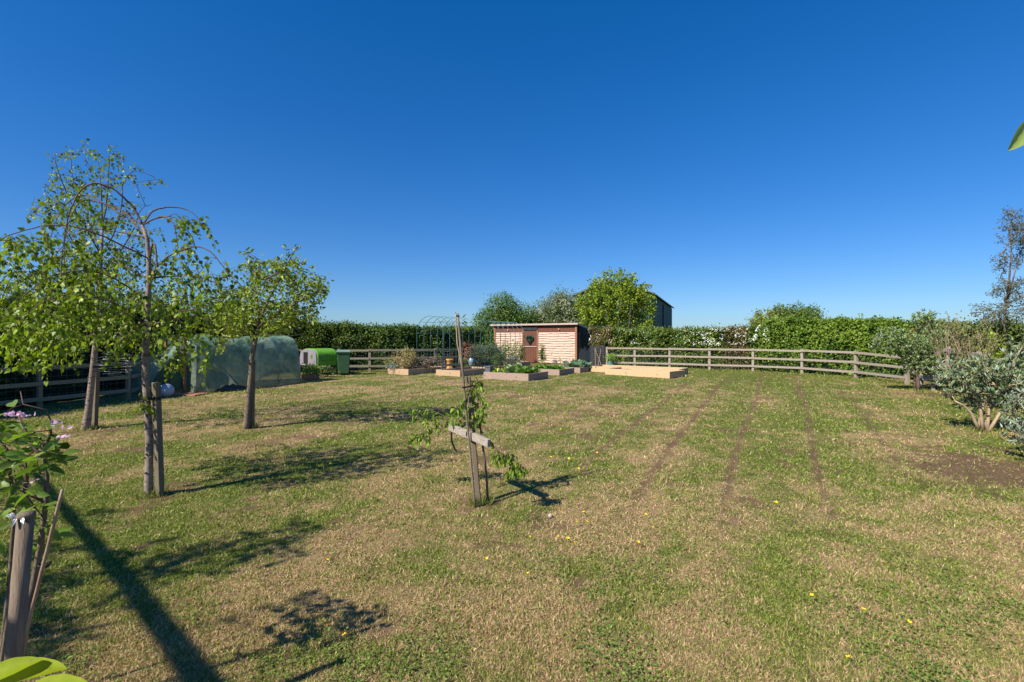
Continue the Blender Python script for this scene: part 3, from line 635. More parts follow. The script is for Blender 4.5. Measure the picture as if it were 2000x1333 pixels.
ht = bgtree('hawthorn_tree', 'hawthorn tree dusted with cream blossom above the shed roof', (3.4, 37),
       [((0, 0, 3.5), (1.5, 1.3, 1.2)), ((-1.2, 0, 2.8), (1.3, 1.2, 1.1)), ((1.4, 0, 3.5), (1.3, 1.2, 1.4)), ((.2, -.4, 2.2), (2.2, 1.2, 1.2)), ((.4, 0, 4.5), (.6, .6, .8))], 19000, .115, (.08, .115, .045), (.18, .21, .085), 1.6, rag=.2)
B = []
for k in range(4200):
    o_, r_ = [((0, 0, 3.5), (1.5, 1.3, 1.2)), ((1.4, 0, 3.2), (1.2, 1.2, 1.3)), ((.2, -.4, 2.2), (2.2, 1.2, 1.2)), ((-1.2, 0, 2.8), (1.3, 1.2, 1.1))][k % 4]
    d = rdir(1)[0]; d[1] = -abs(d[1]); B.append(np.array(o_) + d * np.array(r_) * rnd(.95, 1.1))
B = np.array(B); kk = fbm(B[:, 0] * 2.5, B[:, 2] * 4, 8, 3) > .50; B = B[kk]
leafset('blossom', B, rdir(len(B)), RG.uniform(.05, .10, len(B)), tints(len(B), (.55, .54, .42), .15), M['petal'], ht, aspect=1)
mb = MB(); LB = []
for k in range(16):
    a = np.array((rnd(-1.4, 1.4), rnd(-.5, .3), 4.0 + rnd(-.4, .3))); q = a + np.array((rnd(-.2, .5), 0, rnd(.6, 1.3))) * (1.0 if k % 2 else .7); mb.tube([a, (a + q) / 2 + (.05, 0, .05), q], [.02, .014, .006], 5)
    for j in range(26): LB.append(a + (q - a) * rnd(.1, 1) + rdir(1)[0] * .10)
tag(mb.build('upright_shoots', M['bark'], ht), kind='stuff'); LB = np.array(LB); leafset('shoot_leaves', LB, rdir(len(LB)), RG.uniform(.07, .12, len(LB)), tints(len(LB), (.11, .14, .05), .25), M['leaf_far'], ht)
# tall pale leafy tree with many thin stems in front of the barn
tr = Tree(); t = thing('ash_tree', 'tall yellow-green many-stemmed tree standing in front of the green barn', 'tree', (7.2, 33, 0))
roots = []
for k in range(11):
    a = 2 * math.pi * k / 11; b0 = np.array((.5 * math.cos(a), .3 * math.sin(a), 0)); top = np.array((2.0 * math.cos(a) * rnd(.5, 1), 1.3 * math.sin(a), rnd(3.2, 4.4)))
    tr.limb([b0 + (top - b0) * q + np.array((rnd(-.08, .08), rnd(-.08, .08), 0)) * (q > 0) for q in np.linspace(0, 1, 7)], .05, .02)
tips = np.concatenate([ell((0, 0, 4.5), (2.15, 1.6, 1.75), 300), ell((-1.5, 0, 3.5), (1.1, 1.2, 1.5), 110), ell((1.55, 0, 3.6), (1.1, 1.2, 1.7), 120), ell((0, 0, 2.3), (2.5, 1.2, 1.1), 150), ell((-2.2, 0, 3.6), (.8, .9, 1.3), 50)])
n0 = len(tr.chains)
for q in tips[np.argsort(np.linalg.norm(tips - (0, 0, 3), axis=1))]: tr.twig(q, .1, .05, .35)
tr.mesh('stems', M['bark'], t, .006, .45, 4)
Bl, Dl = tr.leafpts(tr.chains[n0:], .05, .22, .1); idx = RG.permutation(len(Bl))[:18000]; Bl, Dl = Bl[idx], Dl[idx]; Bl = np.repeat(Bl, 4, 0); Dl = rdir(len(Bl)); Bl = Bl + RG.normal(0, .13, Bl.shape)
print('ash', len(Bl))
leafset('foliage', Bl, Dl, RG.uniform(.10, .19, len(Bl)), tints(len(Bl), (.12, .18, .014), .25, (.24, .29, .03)), M['leaf_far'], t, aspect=.75)
# far parkland tree
ft = Tree(); t = thing('parkland_tree', 'wide flat-topped tree far beyond the hazel hedge', 'tree', (34.0, 60, 0))
ft.limb([(0, 0, 0), (.1, 0, 1.5), (0, 0, 2.8)], .35, .25); n0 = len(ft.chains)
tips = np.concatenate([ell((1.0, 0, 4.2), (3.6, 2.5, 1.7), 240), ell((-2.8, 0, 3.6), (1.8, 2, 1.6), 120)]); tips = tips[tips[:, 2] > 2.4]
for q in tips[np.argsort(np.linalg.norm(tips - (0, 0, 2.8), axis=1))]: ft.twig(q, .1, .1, .5)
ft.mesh('trunk', M['bark'], t, .012, .5, 4); Bl, Dl = ft.leafpts(ft.chains[n0:], .09, .35, .2)
Bl = np.repeat(Bl, 5, 0); Dl = rdir(len(Bl)); Bl = Bl + RG.normal(0, .24, Bl.shape)
leafset('crown', Bl, Dl, RG.uniform(.16, .28, len(Bl)), tints(len(Bl), (.10, .15, .02), .25, (.20, .23, .03), (Bl[:, 0] < -1.5) * .8), M['leaf_far'], t)
bgtree('conifer_tree', 'dark brownish conifer behind the left fence, half hidden by the birch leaves', (-15.2, 16.5),
       [((0, 0, 2.2), (1.5, 1.3, 1.9)), ((1.4, 1.5, 1.9), (1.5, 1.3, 1.5)), ((-1.8, -1, 2.0), (1.5, 1.3, 1.8))], 9000, .09, (.03, .045, .014), (.09, .075, .03), 1.2)
bgtree('broadleaf_tree', 'green tree behind the left hedge, seen between the two birch trunks', (-12.5, 21.5),
       [((0, 0, 2.6), (1.7, 1.4, 1.3)), ((2.3, 1, 2.1), (1.5, 1.2, 1.1)), ((-2, -1, 2.4), (1.6, 1.2, 1.4))], 9000, .10, (.05, .09, .016), (.13, .17, .028), 1.2)
# eucalyptus at the right edge
eu = Tree(); eb = np.array((14.1, 13.8, 0)); t = thing('eucalyptus_tree', 'tall slender grey-leaved eucalyptus at the right edge', 'tree')
def E(px_, py_, y_=13.8): return P(px_, py_, y_)
eu.limb([E(1968, 775), E(1966, 700), E(1962, 620), E(1970, 560), E(1975, 500), E(1975, 450), E(1980, 410)], .04, .008)
eu.limb([E(1963, 610), E(1980, 540, 14), E(1995, 490, 14.2), E(2010, 440, 14.3)], .022, .006, 2); n0 = len(eu.chains)
tips = np.concatenate([ell(E(1980, 440), (.36, .4, .6), 110), ell(E(2005, 470, 14.2), (.5, .5, .6), 90), ell(E(1965, 510), (.30, .4, .35), 45), ell(E(1965, 560), (.45, .5, .3), 70), ell(E(1950, 610), (.7, .6, .35), 110), ell(E(2030, 570, 14), (.7, .6, .9), 130)])
for q in tips[np.argsort(np.linalg.norm(tips - E(1966, 560), axis=1))]: eu.twig(q, .05, .03, .2)
eu.mesh('trunk', M['bark'], t, .0035, .42, 4); Bl, Dl = eu.leafpts(eu.chains[n0:], .035, .09, .3, .4); Bl = np.repeat(Bl, 3, 0); Dl = unit(np.repeat(Dl, 3, 0) + rdir(len(Bl)) * .5); Bl = Bl + RG.normal(0, .04, Bl.shape)
leafset('crown', Bl, Dl, RG.uniform(.05, .09, len(Bl)), tints(len(Bl), (.07, .105, .055), .3, (.14, .115, .075)), M['leaf_dull'], t, aspect=.32)

# ------------------------------------------------------------------ near trees
UPV = np.array((0, 0, 1.))
def strip_bark_knots(t, pts, rr, n_=8):
    mb = MB()
    for k in range(n_):
        i = random.randrange(len(pts) - 1); q = np.array(pts[i]) * (1 - .5) + np.array(pts[i + 1]) * .5; q = q + (np.array(pts[i + 1]) - np.array(pts[i])) * rnd(-.4, .4)
        a = rnd(-2.6, -.5); r = rr[i] * .93; c_ = q + np.array((math.cos(a) * r, math.sin(a) * r, 0)); d = np.array((math.cos(a), math.sin(a), .3))
        mb.tube([c_, c_ + d * .012, c_ + d * .02], [.011, .008, .003], 6)
    mb.build('knots', M['bark'], t, True)
# front weeping birch
YB = 4.87; tb = thing('weeping_birch', 'nearer weeping birch with arching limbs, tied to a square post', 'tree')
b1 = Tree()
trunk = [P(287, 985, YB), P(290, 965, YB), P(291, 910, YB), P(292, 860, YB), P(288, 800, YB), P(284, 740, YB), P(284, 690, YB), P(288, 640, YB), P(289, 590, YB), P(291, 545, YB), P(291, 505, YB), P(287, 465, YB), P(278, 440, YB)]
b1.limb(trunk, .062, .018)
for k, v in enumerate([.050, .042, .036, .035, .034, .031, .030, .028, .026, .023, .020, .018, .014]): b1.fix[k] = v
def L(ids, pp, r0=.012, r1=.003):
    return b1.limb(smooth([b1.p[ids]] + [P(x, y_, YB + d) for x, y_, d in pp])[1:], r0, r1, ids)
L(12, [(262, 408, 0), (240, 385, -.05), (215, 366, -.1), (185, 358, -.15), (160, 370, -.2), (142, 398, -.25), (130, 440, -.3), (122, 490, -.3), (119, 540, -.3)], .011, .003)
L(12, [(255, 425, .05), (225, 405, .1), (190, 395, .1), (165, 392, .1), (145, 410, .05), (130, 450, 0), (125, 500, 0)], .009, .003)
L(11, [(255, 432, .15), (215, 405, .2), (180, 385, .3), (150, 385, .3), (120, 410, .3), (100, 460, .3), (80, 510, .25)], .009, .003)
L(12, [(300, 428, -.1), (322, 424, -.15), (338, 436, -.2), (345, 465, -.2), (350, 500, -.2)], .010, .003)
L(12, [(300, 412, .1), (335, 405, .2), (365, 410, .25), (385, 425, .25), (397, 448, .25)], .009, .002)
L(11, [(255, 458, .1), (220, 452, .2), (180, 448, .3), (140, 465, .3), (105, 505, .3), (80, 560, .3)], .008, .003)
L(10, [(300, 475, -.1), (306, 500, -.15), (306, 530, -.15), (296, 550, -.1), (290, 560, -.05)], .009, .006)
L(9, [(262, 530, .1), (230, 515, .25), (190, 508, .35), (150, 520, .45), (110, 560, .5), (70, 620, .5)], .008, .003)
L(9, [(320, 508, -.1), (355, 490, -.2), (385, 482, -.25), (410, 492, -.3), (435, 520, -.3), (455, 545, -.3), (475, 560, -.3)], .010, .002)
L(9, [(330, 540, .1), (380, 540, .2), (420, 552, .2), (445, 568, .2), (458, 585, .2)], .010, .002)
L(7, [(318, 628, -.05), (350, 610, -.1), (385, 603, -.1), (415, 596, -.15)], .012, .003)
L(8, [(250, 560, -.2), (200, 535, -.4), (150, 530, -.55), (90, 545, -.7), (30, 590, -.75)], .009, .003)
L(7, [(240, 600, -.3), (180, 580, -.6), (110, 580, -.8), (40, 620, -.9)], .008, .003)
L(10, [(240, 480, -.2), (170, 450, -.4), (110, 440, -.5), (50, 450, -.6), (0, 470, -.65), (-40, 520, -.7)], .008, .003)
L(6, [(268, 672, .05), (245, 665, .1), (215, 667, .12)], .008, .003)
nlimb = len(b1.chains); dropc = []
def reg(tr_, Y0, cx, cy, rx, ry, dd, n_, dmin, dmax, bow=.1, step=.16, skip=13):
    for k in range(n_):
        a = rnd(0, 6.283); q = math.sqrt(random.random()); p = P(cx + rx * q * math.cos(a), cy + ry * q * math.sin(a), Y0 + rnd(-dd, dd))
        tr_.twig(p, bow, .02, step, skip, .3, rnd(dmin, dmax))
reg(b1, YB, 95, 500, 95, 55, .7, 60, .2, .55); reg(b1, YB - .3, 80, 590, 110, 55, .6, 82, .15, .5); reg(b1, YB, 180, 520, 60, 70, .5, 36, .2, .5)
reg(b1, YB - .3, 70, 650, 100, 40, .5, 56, .1, .3); reg(b1, YB, 365, 430, 35, 15, .2, 9, .15, .4); reg(b1, YB, 360, 510, 45, 35, .3, 16, .25, .6)
reg(b1, YB, 420, 520, 50, 30, .3, 12, .1, .35); reg(b1, YB, 360, 610, 60, 50, .4, 34, .2, .5); reg(b1, YB, 250, 610, 60, 50, .5, 26, .15, .35)
reg(b1, YB, 130, 400, 60, 30, .4, 14, .1, .35); reg(b1, YB, 330, 700, 22, 25, .15, 7, .05, .2, skip=4); reg(b1, YB, 288, 790, 12, 40, .1, 8, .03, .08, skip=3)
reg(b1, YB, 20, 470, 30, 20, .3, 8, .1, .3); reg(b1, YB, 440, 590, 35, 20, .3, 12, .1, .25)
b1.mesh('trunk', M['bark_birch'], tb, .0013, .38, 5, only={0}); b1.mesh('branches', M['twig'], tb, .0013, .38, 4, only=set(range(1, len(b1.chains))))
strip_bark_knots(tb, trunk[1:9], [.042, .036, .035, .034, .031, .03, .028, .026], 14)
Bl, Dl = b1.leafpts(b1.chains[nlimb:], .024, .035, .12, .5)
leafset('foliage', Bl, Dl, RG.uniform(.026, .055, len(Bl)), tints(len(Bl), (.10, .155, .012), .35, (.20, .255, .018)), M['leaf'], tb, T_BI, F_LF, aspect=.85)
print('birch1 leaves', len(Bl))
# rear birch: upright
Y2 = 8.4; tb2 = thing('birch_tree', 'farther birch with a leaning pale trunk and a taller upright crown', 'tree'); b2 = Tree()
trunk2 = [P(164, 852, Y2), P(168, 835, Y2), P(173, 800, Y2), P(178, 755, Y2), P(183, 710, Y2), P(187, 670, Y2), P(189, 620, Y2), P(193, 560, Y2), P(198, 500, Y2), P(200, 440, Y2)]
b2.limb(trunk2, .1, .02)
for k, v in enumerate([.085, .066, .052, .048, .046, .042, .036, .030, .024, .018]): b2.fix[k] = v
b2.limb([P(199, 400, Y2), P(197, 360, Y2), P(192, 310, Y2)], .014, .005, 9)
def L2(i, pp, r0=.02, r1=.004): b2.limb(smooth([b2.p[i]] + [P(x, y_, Y2 + d) for x, y_, d in pp])[1:], r0 * .8, r1, i)
L2(8, [(180, 450, .1), (160, 400, .2), (142, 350, .2), (138, 300, .2)]); L2(8, [(170, 450, -.3), (135, 390, -.4), (112, 330, -.5), (106, 300, -.5)])
L2(9, [(208, 400, .1), (212, 340, .1), (216, 290, .1)]); L2(8, [(225, 450, .2), (238, 400, .3), (240, 360, .3), (262, 335, .3), (300, 345, .3)])
L2(7, [(230, 500, -.2), (260, 450, -.3), (275, 410, -.3), (295, 400, -.3)]); L2(7, [(160, 500, .3), (120, 440, .5), (85, 400, .5), (68, 395, .5)])
L2(6, [(240, 560, .3), (300, 520, .4), (340, 500, .5)]); L2(6, [(140, 560, -.3), (90, 500, -.6), (50, 470, -.7)])
nl2 = len(b2.chains)
reg(b2, Y2, 185, 330, 85, 42, .6, 60, .03, .2, .1, .2, 10); reg(b2, Y2, 160, 400, 100, 55, .9, 90, .05, .3, .1, .2, 8); reg(b2, Y2, 230, 450, 90, 60, .9, 60, .05, .35, .1, .2, 8)
reg(b2, Y2, 170, 520, 130, 60, 1.1, 90, .1, .4, .1, .2, 6); reg(b2, Y2, 270, 560, 110, 70, 1.0, 85, .1, .4, .1, .2, 6); reg(b2, Y2, 120, 620, 120, 50, 1.0, 90, .1, .35, .1, .2, 6)
reg(b2, Y2, 230, 640, 100, 40, .8, 60, .05, .25, .1, .2, 5); reg(b2, Y2, 305, 355, 18, 8, .2, 5, .03, .1, .1, .2, 8)
for x_, y_ in ((106, 290), (140, 285), (172, 274), (188, 290), (217, 276)):
    for k in range(5): b2.twig(P(x_ + rnd(-6, 6), y_ + rnd(0, 22), Y2), .05, .01, .15, 10, .3, 0)
b2.mesh('trunk', M['bark_birch'], tb2, .0016, .38, 5, only={0}); b2.mesh('branches', M['twig'], tb2, .0016, .38, 4, only=set(range(1, len(b2.chains))))
strip_bark_knots(tb2, trunk2[1:7], [.066, .052, .048, .046, .042, .036], 12)
Bl, Dl = b2.leafpts(b2.chains[nl2:], .036, .055, .15, .4)
leafset('foliage', Bl, Dl, RG.uniform(.034, .060, len(Bl)), tints(len(Bl), (.085, .13, .014), .35, (.18, .225, .02)), M['leaf'], tb2, T_BI, F_LF, aspect=.8)
print('birch2 leaves', len(Bl))
# fruit tree
Y3 = 8.48; t3 = thing('apple_tree', 'young leafy apple tree with dark trunk in front of the netted tunnel', 'tree'); b3 = Tree()
tk3 = [P(479, 845, Y3), P(482, 830, Y3), P(486, 780, Y3), P(490, 735, Y3), P(492, 700, Y3), P(498, 670, Y3), P(505, 640, Y3)]
b3.limb(tk3, .07, .04)
for k, v in enumerate([.065, .054, .048, .044, .040, .036, .030]): b3.fix[k] = v
def L3(i, pp, r0=.02, r1=.006): b3.limb(smooth([b3.p[i]] + [P(x, y_, Y3 + d) for x, y_, d in pp])[1:], r0, r1, i)
L3(6, [(512, 615, 0), (525, 585, .1), (545, 550, .1), (562, 515, .1), (576, 490, .1)], .03); L3(6, [(505, 610, -.1), (500, 575, -.1), (492, 540, -.1), (482, 505, -.1)], .028)
L3(6, [(530, 620, -.2), (565, 600, -.3), (600, 580, -.3), (638, 558, -.3)], .025); L3(5, [(480, 645, .2), (450, 630, .3), (425, 625, .4), (398, 640, .4)], .025)
L3(5, [(475, 620, -.2), (455, 590, -.3), (430, 570, -.4), (412, 530, -.4)], .022)
n3 = len(b3.chains)
def reg3(cx, cy, rx, ry, dd, n_): reg(b3, Y3, cx, cy, rx, ry, dd, n_, 0, .03, .06, .18, 6)
reg3(482, 510, 12, 18, .15, 10); reg3(520, 530, 48, 22, .5, 52); reg3(574, 495, 12, 12, .1, 9); reg3(565, 525, 35, 22, .4, 40); reg3(600, 560, 38, 28, .5, 50); reg3(535, 575, 70, 40, .8, 105); reg3(590, 595, 40, 25, .5, 34)
reg3(455, 600, 50, 35, .7, 62); reg3(440, 640, 50, 25, .6, 48); reg3(500, 630, 70, 28, .7, 58); reg3(440, 670, 20, 15, .3, 10); reg3(560, 625, 50, 18, .5, 28)
b3.mesh('trunk', M['bark'], t3, .002, .42, 5, only={0}); b3.mesh('branches', M['bark'], t3, .002, .42, 4, only=set(range(1, len(b3.chains))))
Bl, Dl = b3.leafpts(b3.chains[n3:], .030, .07, .25, 0); Bl = np.repeat(Bl, 2, 0); Dl = unit(np.repeat(Dl, 2, 0) + rdir(len(Bl)) * .8); Bl = Bl + RG.normal(0, .03, Bl.shape)
leafset('foliage', Bl, Dl, RG.uniform(.058, .10, len(Bl)), tints(len(Bl), (.10, .155, .014), .3, (.24, .27, .04)), M['leaf'], t3, T_LF, F_LF, aspect=.6)
print('apple leaves', len(Bl))
# stakes of the three trees
def stake(label, a, b_, w_, mat, strap_at=None, around=None, round_=False, h2=None, name='tree_stake'):
    t = thing(name, label, 'stake', tuple(a)); d = np.array(b_) - np.array(a); mb = MB()
    if round_: mb.tube([np.array((0, 0, -.05)), d * .5, d], [w_ / 2, w_ / 2, w_ / 2 * .97], 16)
    else: mb.beam(np.array((0, 0, -.05)), d, w_, h2 or w_, .3)
    o = mb.build('post', mat, t, round_)
    if not round_: bevel(o, .006)
    if strap_at is not None:
        c_ = d * strap_at; q = np.array(around) - np.array(a) - c_; q[2] = 0; mb = MB(); m = c_ + q / 2; L_ = np.linalg.norm(q[:2]) / 2; an = math.atan2(q[1], q[0]); pts = []
        for k in range(25):
            th = 2 * math.pi * k / 24; x, y_ = (L_ + w_ * .72) * math.cos(th), w_ * .74 * (1 + .2 * abs(math.cos(th))) * math.sin(th); pts.append(m + (x * math.cos(an) - y_ * math.sin(an), x * math.sin(an) + y_ * math.cos(an), 0))
        vs = [(p[0], p[1], p[2] + s_) for p in pts for s_ in (-.014, .014)]; fs = [(2 * k, 2 * k + 2, 2 * k + 3, 2 * k + 1) for k in range(24)]
        mb.add(vs, fs); o = mb.build('strap', M['black'], t); so = o.modifiers.new('solid', 'SOLIDIFY'); so.thickness = .004
    return t
g0 = P(309, 966, YB - .03); stake('square mossy post beside the nearer birch, with a dark cap', (g0[0], YB, 0), P(305, 747, YB), .058, M['stake'], .86, P(285, 775, YB))
g0 = P(185, 838, Y2 + .15); stake('square post behind the leaning pale trunk of the farther birch', (g0[0], Y2 + .15, 0), P(190, 712, Y2 + .15), .065, M['stake'], .97, P(184, 712, Y2))
g0 = P(492, 836, Y3 + .1); stake('dark square post supporting the young apple tree', (g0[0], Y3 + .1, 0), P(494, 703, Y3 + .1), .06, M['stake'], .95, P(491, 705, Y3))
# spiral wind ornament
wt = thing('wind_spinner', 'silver wire spiral ornament hanging from the birch twig', 'garden ornament'); mb = MB(); Yw = YB + .12
for k, (yy, r_) in enumerate([(688, 14), (692, 20), (696, 25), (701, 28), (706, 31), (712, 31), (718, 30), (724, 25), (729, 19), (733, 11)]):
    c_ = P(226, yy, Yw); r_ = r_ * Yw / F * 1.05; tl = rnd(-.12, .12); mb.tube([c_ + (r_ * math.cos(a), r_ * math.sin(a), r_ * math.cos(a) * tl) for a in np.linspace(0, 2 * math.pi * .93, 30)], .0018, 5)
mb.build('rings', M['steel'], wt, True); mb = MB(); mb.tube([P(224, 667, Yw), P(224, 684, Yw)], .0012, 4); mb.tube([P(236, 667, Yw), P(232, 686, Yw)], .0012, 4)
mb.beam(P(222, 686, Yw), P(238, 686, Yw), .012, .008); mb.build('hanger', M['black'], wt)
q = P(325, 767, 13.0); mb = MB(); mb.lathe((0, 0, 0), [(.001 + .18 * math.sin(math.pi * k / 12), .18 - .18 * math.cos(math.pi * k / 12)) for k in range(13)], 20)
bb = mb.build('ball', M['grey'], None, True); bb.location = (q[0], q[1], 0); tag(bb, 'pale grey ball lying by the open end of the netted tunnel', 'ball'); bb.data.materials[0] = surf('ball_grey', (.28, .32, .38), (.40, .45, .52), 3, None, .5, .1)

# ------------------------------------------------------------------ trained sapling in the middle
YC = 4.65
gc = P(936, 985, YC); pt = thing('tree_stake', 'grey timber post with a nailed slanting crossbar in the middle of the lawn', 'stake', (gc[0], YC, 0)); base = np.array((gc[0], YC, 0))
mb = MB(); mb.beam((0, 0, -.05), P(914, 736, YC) - base, .046, .036, .1); bevel(mb.build('post', M['stake'], pt), .005)
xa, xb = P(882, 831, YC - .22) - base, P(955, 865, YC - .08) - base; xa = P(880, 832, YC + .25) - base; xb = P(956, 864, YC - .22) - base
mb = MB(); off = np.array((-.0, -.052, 0)); mb.beam(xa + off, xb + off, .04, .07); bevel(mb.build('crossbar', surf('pale_weathered_wood', (.24, .20, .165), (.44, .385, .33), 8, (5, 5, 5), .9, .6, 20), pt), .004)
mb = MB(); q = xa + off; 
for dz in (-.052, .052): pass
mb.tube([q + (-.03, -.03, .056), q + (.1, -.05, .035), q + (.1, -.05, -.05), q + (.0, .03, -.05), q + (-.03, -.03, .056)], .007, 5)
mb.tube([q + (.02, -.03, -.05), q + (.02, -.03, -.13), q + (.05, -.03, -.21), q + (.08, -.03, -.26)], [.008, .01, .009, .004], 5)
cm = (P(916, 830, YC) - base); mb.tube([cm + (.045 * math.cos(a), .04 * math.sin(a), .01) for a in np.linspace(0, 6.28, 14)], .012, 5); mb.build('strap', M['black'], pt)
def cane(label, pts, r_, mat='cane', nodes=True, tips=None):
    b0 = np.array(pts[0]); t = thing('bamboo_cane', label, 'cane', tuple(b0)); mb = MB(); pts = [np.array(p) - b0 for p in pts]; P2 = []; Rr = []
    for k in range(len(pts) - 1):
        n2 = 9
        for j in range(n2):
            P2.append(pts[k] + (pts[k + 1] - pts[k]) * j / n2); Rr.append(r_ * (1.14 if (j % 3 == 0) else 1))
    P2.append(pts[-1]); Rr.append(r_ * .9); mb.tube(P2, Rr, 10); mb.build('shaft', M[mat], t, True); return t
yk = YC - .12
cn = cane('tall straight bamboo cane rising in the middle of the lawn', [P(928, 990, yk), P(910, 800, yk), P(894, 612, yk)], .0105, 'stake_grey')
mb = MB(); b0 = P(928, 990, yk)
for f in (.62,):
    c_ = P(907, 757, yk) - b0; mb.tube([c_ + (-.018, 0, 0), c_ + (0, -.02, .004), c_ + (.02, 0, .002), c_ + (.07, .08, .006), c_ + (.1, .14, 0)], .008, 5)
c_ = P(894, 614, yk) - b0; mb.tube([c_ + (-.015, 0, -.02), c_ + (0, -.016, -.015), c_ + (.016, 0, -.02)], .006, 5); mb.tube([c_ + (-.01, 0, -.01), c_ + (-.022, 0, .018)], .0025, 4); mb.build('tie', M['black'], cn)
cane('thinner reddish cane tied beside the tall bamboo cane', [P(906, 740, YC - .05), P(893, 670, YC - .05), P(890, 614, YC - .05)], .005, 'twig_pale')
# the tree itself
t4 = thing('trained_sapling', 'young fruit sapling with drooping leafy side branches tied to a crossbar', 'tree'); b4 = Tree()
b4.limb([P(953, 985, YC), P(950, 930, YC), P(944, 880, YC + .03), P(938, 835, YC + .04), P(934, 800, YC + .03), P(931, 765, YC)], .014, .007)
def L4(i, pp, r0=.005, r1=.002): b4.limb(smooth([b4.p[i]] + [P(x, y_, YC + d) for x, y_, d in pp])[1:], r0, r1, i); return len(b4.chains) - 1
cc = [L4(3, [(930, 828, .05), (905, 826, .2), (875, 820, .3), (852, 813, .35)], .006), L4(3, [(915, 835, .1), (880, 835, .3), (845, 838, .4), (815, 850, .45), (798, 858, .5)]), L4(3, [(900, 830, .2), (850, 805, .4), (820, 798, .45), (795, 800, .5)]),
      L4(3, [(946, 852, -.05), (958, 862, -.2), (972, 880, -.25), (990, 895, -.28), (1008, 905, -.3), (1025, 920, -.3)]), L4(4, [(932, 790, 0), (915, 780, .05), (900, 790, .1), (895, 815, .1)]), L4(5, [(940, 775, -.05), (950, 785, -.1), (952, 800, -.1)]), L4(5, [(928, 745, 0), (925, 730, .0)]), L4(4, [(945, 810, -.1), (925, 830, -.15)])]
n4 = len(b4.chains); k0 = [b4.chains[c] for c in cc[1:]]
for i, (cx, cy, rx, ry, n_) in enumerate([(925, 775, 20, 22, 16), (900, 800, 16, 22, 14), (930, 810, 16, 20, 12), (825, 803, 20, 8, 8), (845, 830, 18, 14, 8), (822, 850, 24, 8, 12), (985, 890, 22, 10, 24), (1010, 912, 16, 9, 18), (934, 750, 10, 10, 5), (860, 815, 15, 10, 6)]):
    for k in range(n_): b4.twig(P(cx + rnd(-rx, rx), cy + rnd(-ry, ry), YC + (.4 if cx < 870 else (-.27 if cx > 960 else rnd(-.15, .15)))), .05, .006, .08, 4, 0, .05)
b4.mesh('trunk', M['bark'], t4, .0012, .4, 5, only={0}); b4.mesh('branches', M['twig'], t4, .0012, .4, 4, only=set(range(1, len(b4.chains))))
Bl, Dl = b4.leafpts(b4.chains[n4:] + k0, .022, .012, .1, .5)
leafset('foliage', Bl, Dl, RG.uniform(.045, .075, len(Bl)), tints(len(Bl), (.10, .17, .015), .25, (.19, .28, .03)), M['leaf'], t4, T_LF, F_LF, aspect=.55)
q = P(898, 628, yk); Bl = np.array([q + (.02, 0, .0), q + (.015, 0, -.02), q + (.03, 0, .03), P(905, 628, yk), P(910, 637, yk)]); leafset('upper_leaves', Bl, unit(np.array([(1, 0, .6), (1, -.3, -.3), (.7, 0, 1.), (1, 0, -.5), (.6, 0, -1)])), np.full(5, .05), tints(5, (.12, .2, .02)), M['leaf'], t4, T_LF, F_LF, aspect=.7)

# ------------------------------------------------------------------ left foreground: post, canes, blossoming sapling
YF = 1.68; pb = np.array((P(10, 1290, YF)[0] - .01, YF, 0))
t = stake('thick round fence-like post in the left foreground, bound with tape', pb, P(51, 1005, YF), .048, M['stake_grey'], round_=True)
mb = MB(); top = P(51, 1005, YF) - pb; mb.tube([top + (0, 0, -.012), top + (0, 0, .004)], [.0255, .025], 16); mb.build('cap', M['stake'], t, True)
TAPES = [(-2.6, (-.02, -.01, .008), .030), (-1.9, (-.004, -.012, -.02), .028), (-1.1, (.012, -.012, -.012), .026), (-2.3, (-.02, -.005, .018), .024)]
tf = thing('flowering_sapling', 'blossoming crab apple sapling with pink flowers in the left foreground', 'tree'); b5 = Tree(); y5 = 1.95
b5.limb([P(20, 1520, y5), P(38, 1300, y5), P(62, 1160, y5), P(80, 1060, y5), P(90, 980, y5), P(92, 930, y5), P(88, 890, y5)], .014, .007)
b5.limb([P(88, 870, y5), P(100, 850, y5), P(98, 820, y5)], .006, .003, 6); b5.limb([P(70, 880, y5), P(50, 840, y5), P(35, 810, y5)], .006, .003, 6)
b5.limb([P(-20, 1500, y5 + .1), P(0, 1300, y5 + .1), P(18, 1150, y5 + .1), P(28, 1000, y5 + .1), P(30, 930, y5 + .1)], .011, .006)
b5.limb([P(15, 880, y5), P(-10, 850, y5), P(-30, 820, y5)], .006, .003, 16); b5.limb([P(50, 960, y5), P(52, 930, y5), P(48, 900, y5)], .010, .006, 4); b5.limb([P(90, 800, y5), P(45, 790, y5 - .05), P(40, 765, y5)], .003, .0015, 9)
n5 = len(b5.chains)
for cx, cy, rx, ry, n_ in [(60, 880, 60, 40, 34), (25, 850, 40, 40, 20), (105, 885, 30, 25, 16), (20, 930, 35, 35, 14), (95, 1040, 22, 12, 6), (50, 980, 30, 15, 6), (-25, 880, 30, 60, 18), (12, 1010, 20, 25, 7), (5, 1100, 15, 30, 4)]:
    for k in range(n_): b5.twig(P(cx + rnd(-rx, rx), cy + rnd(-ry, ry), y5 + rnd(-.12, .12)), .08, .004, .05, 5, 0, 0)
b5.mesh('trunk', M['bark'], tf, .0012, .4, 5, only={0, 3}); b5.mesh('branches', M['twig'], tf, .0012, .4, 5, only=set(range(len(b5.chains))) - {0, 3})
Bl, Dl = b5.leafpts(b5.chains[n5:], .022, .006, .3, .0); Dl = unit(Dl * np.array((1, 1, .5)) + (0, 0, .05)); kk = Bl[:, 1] > 1.6
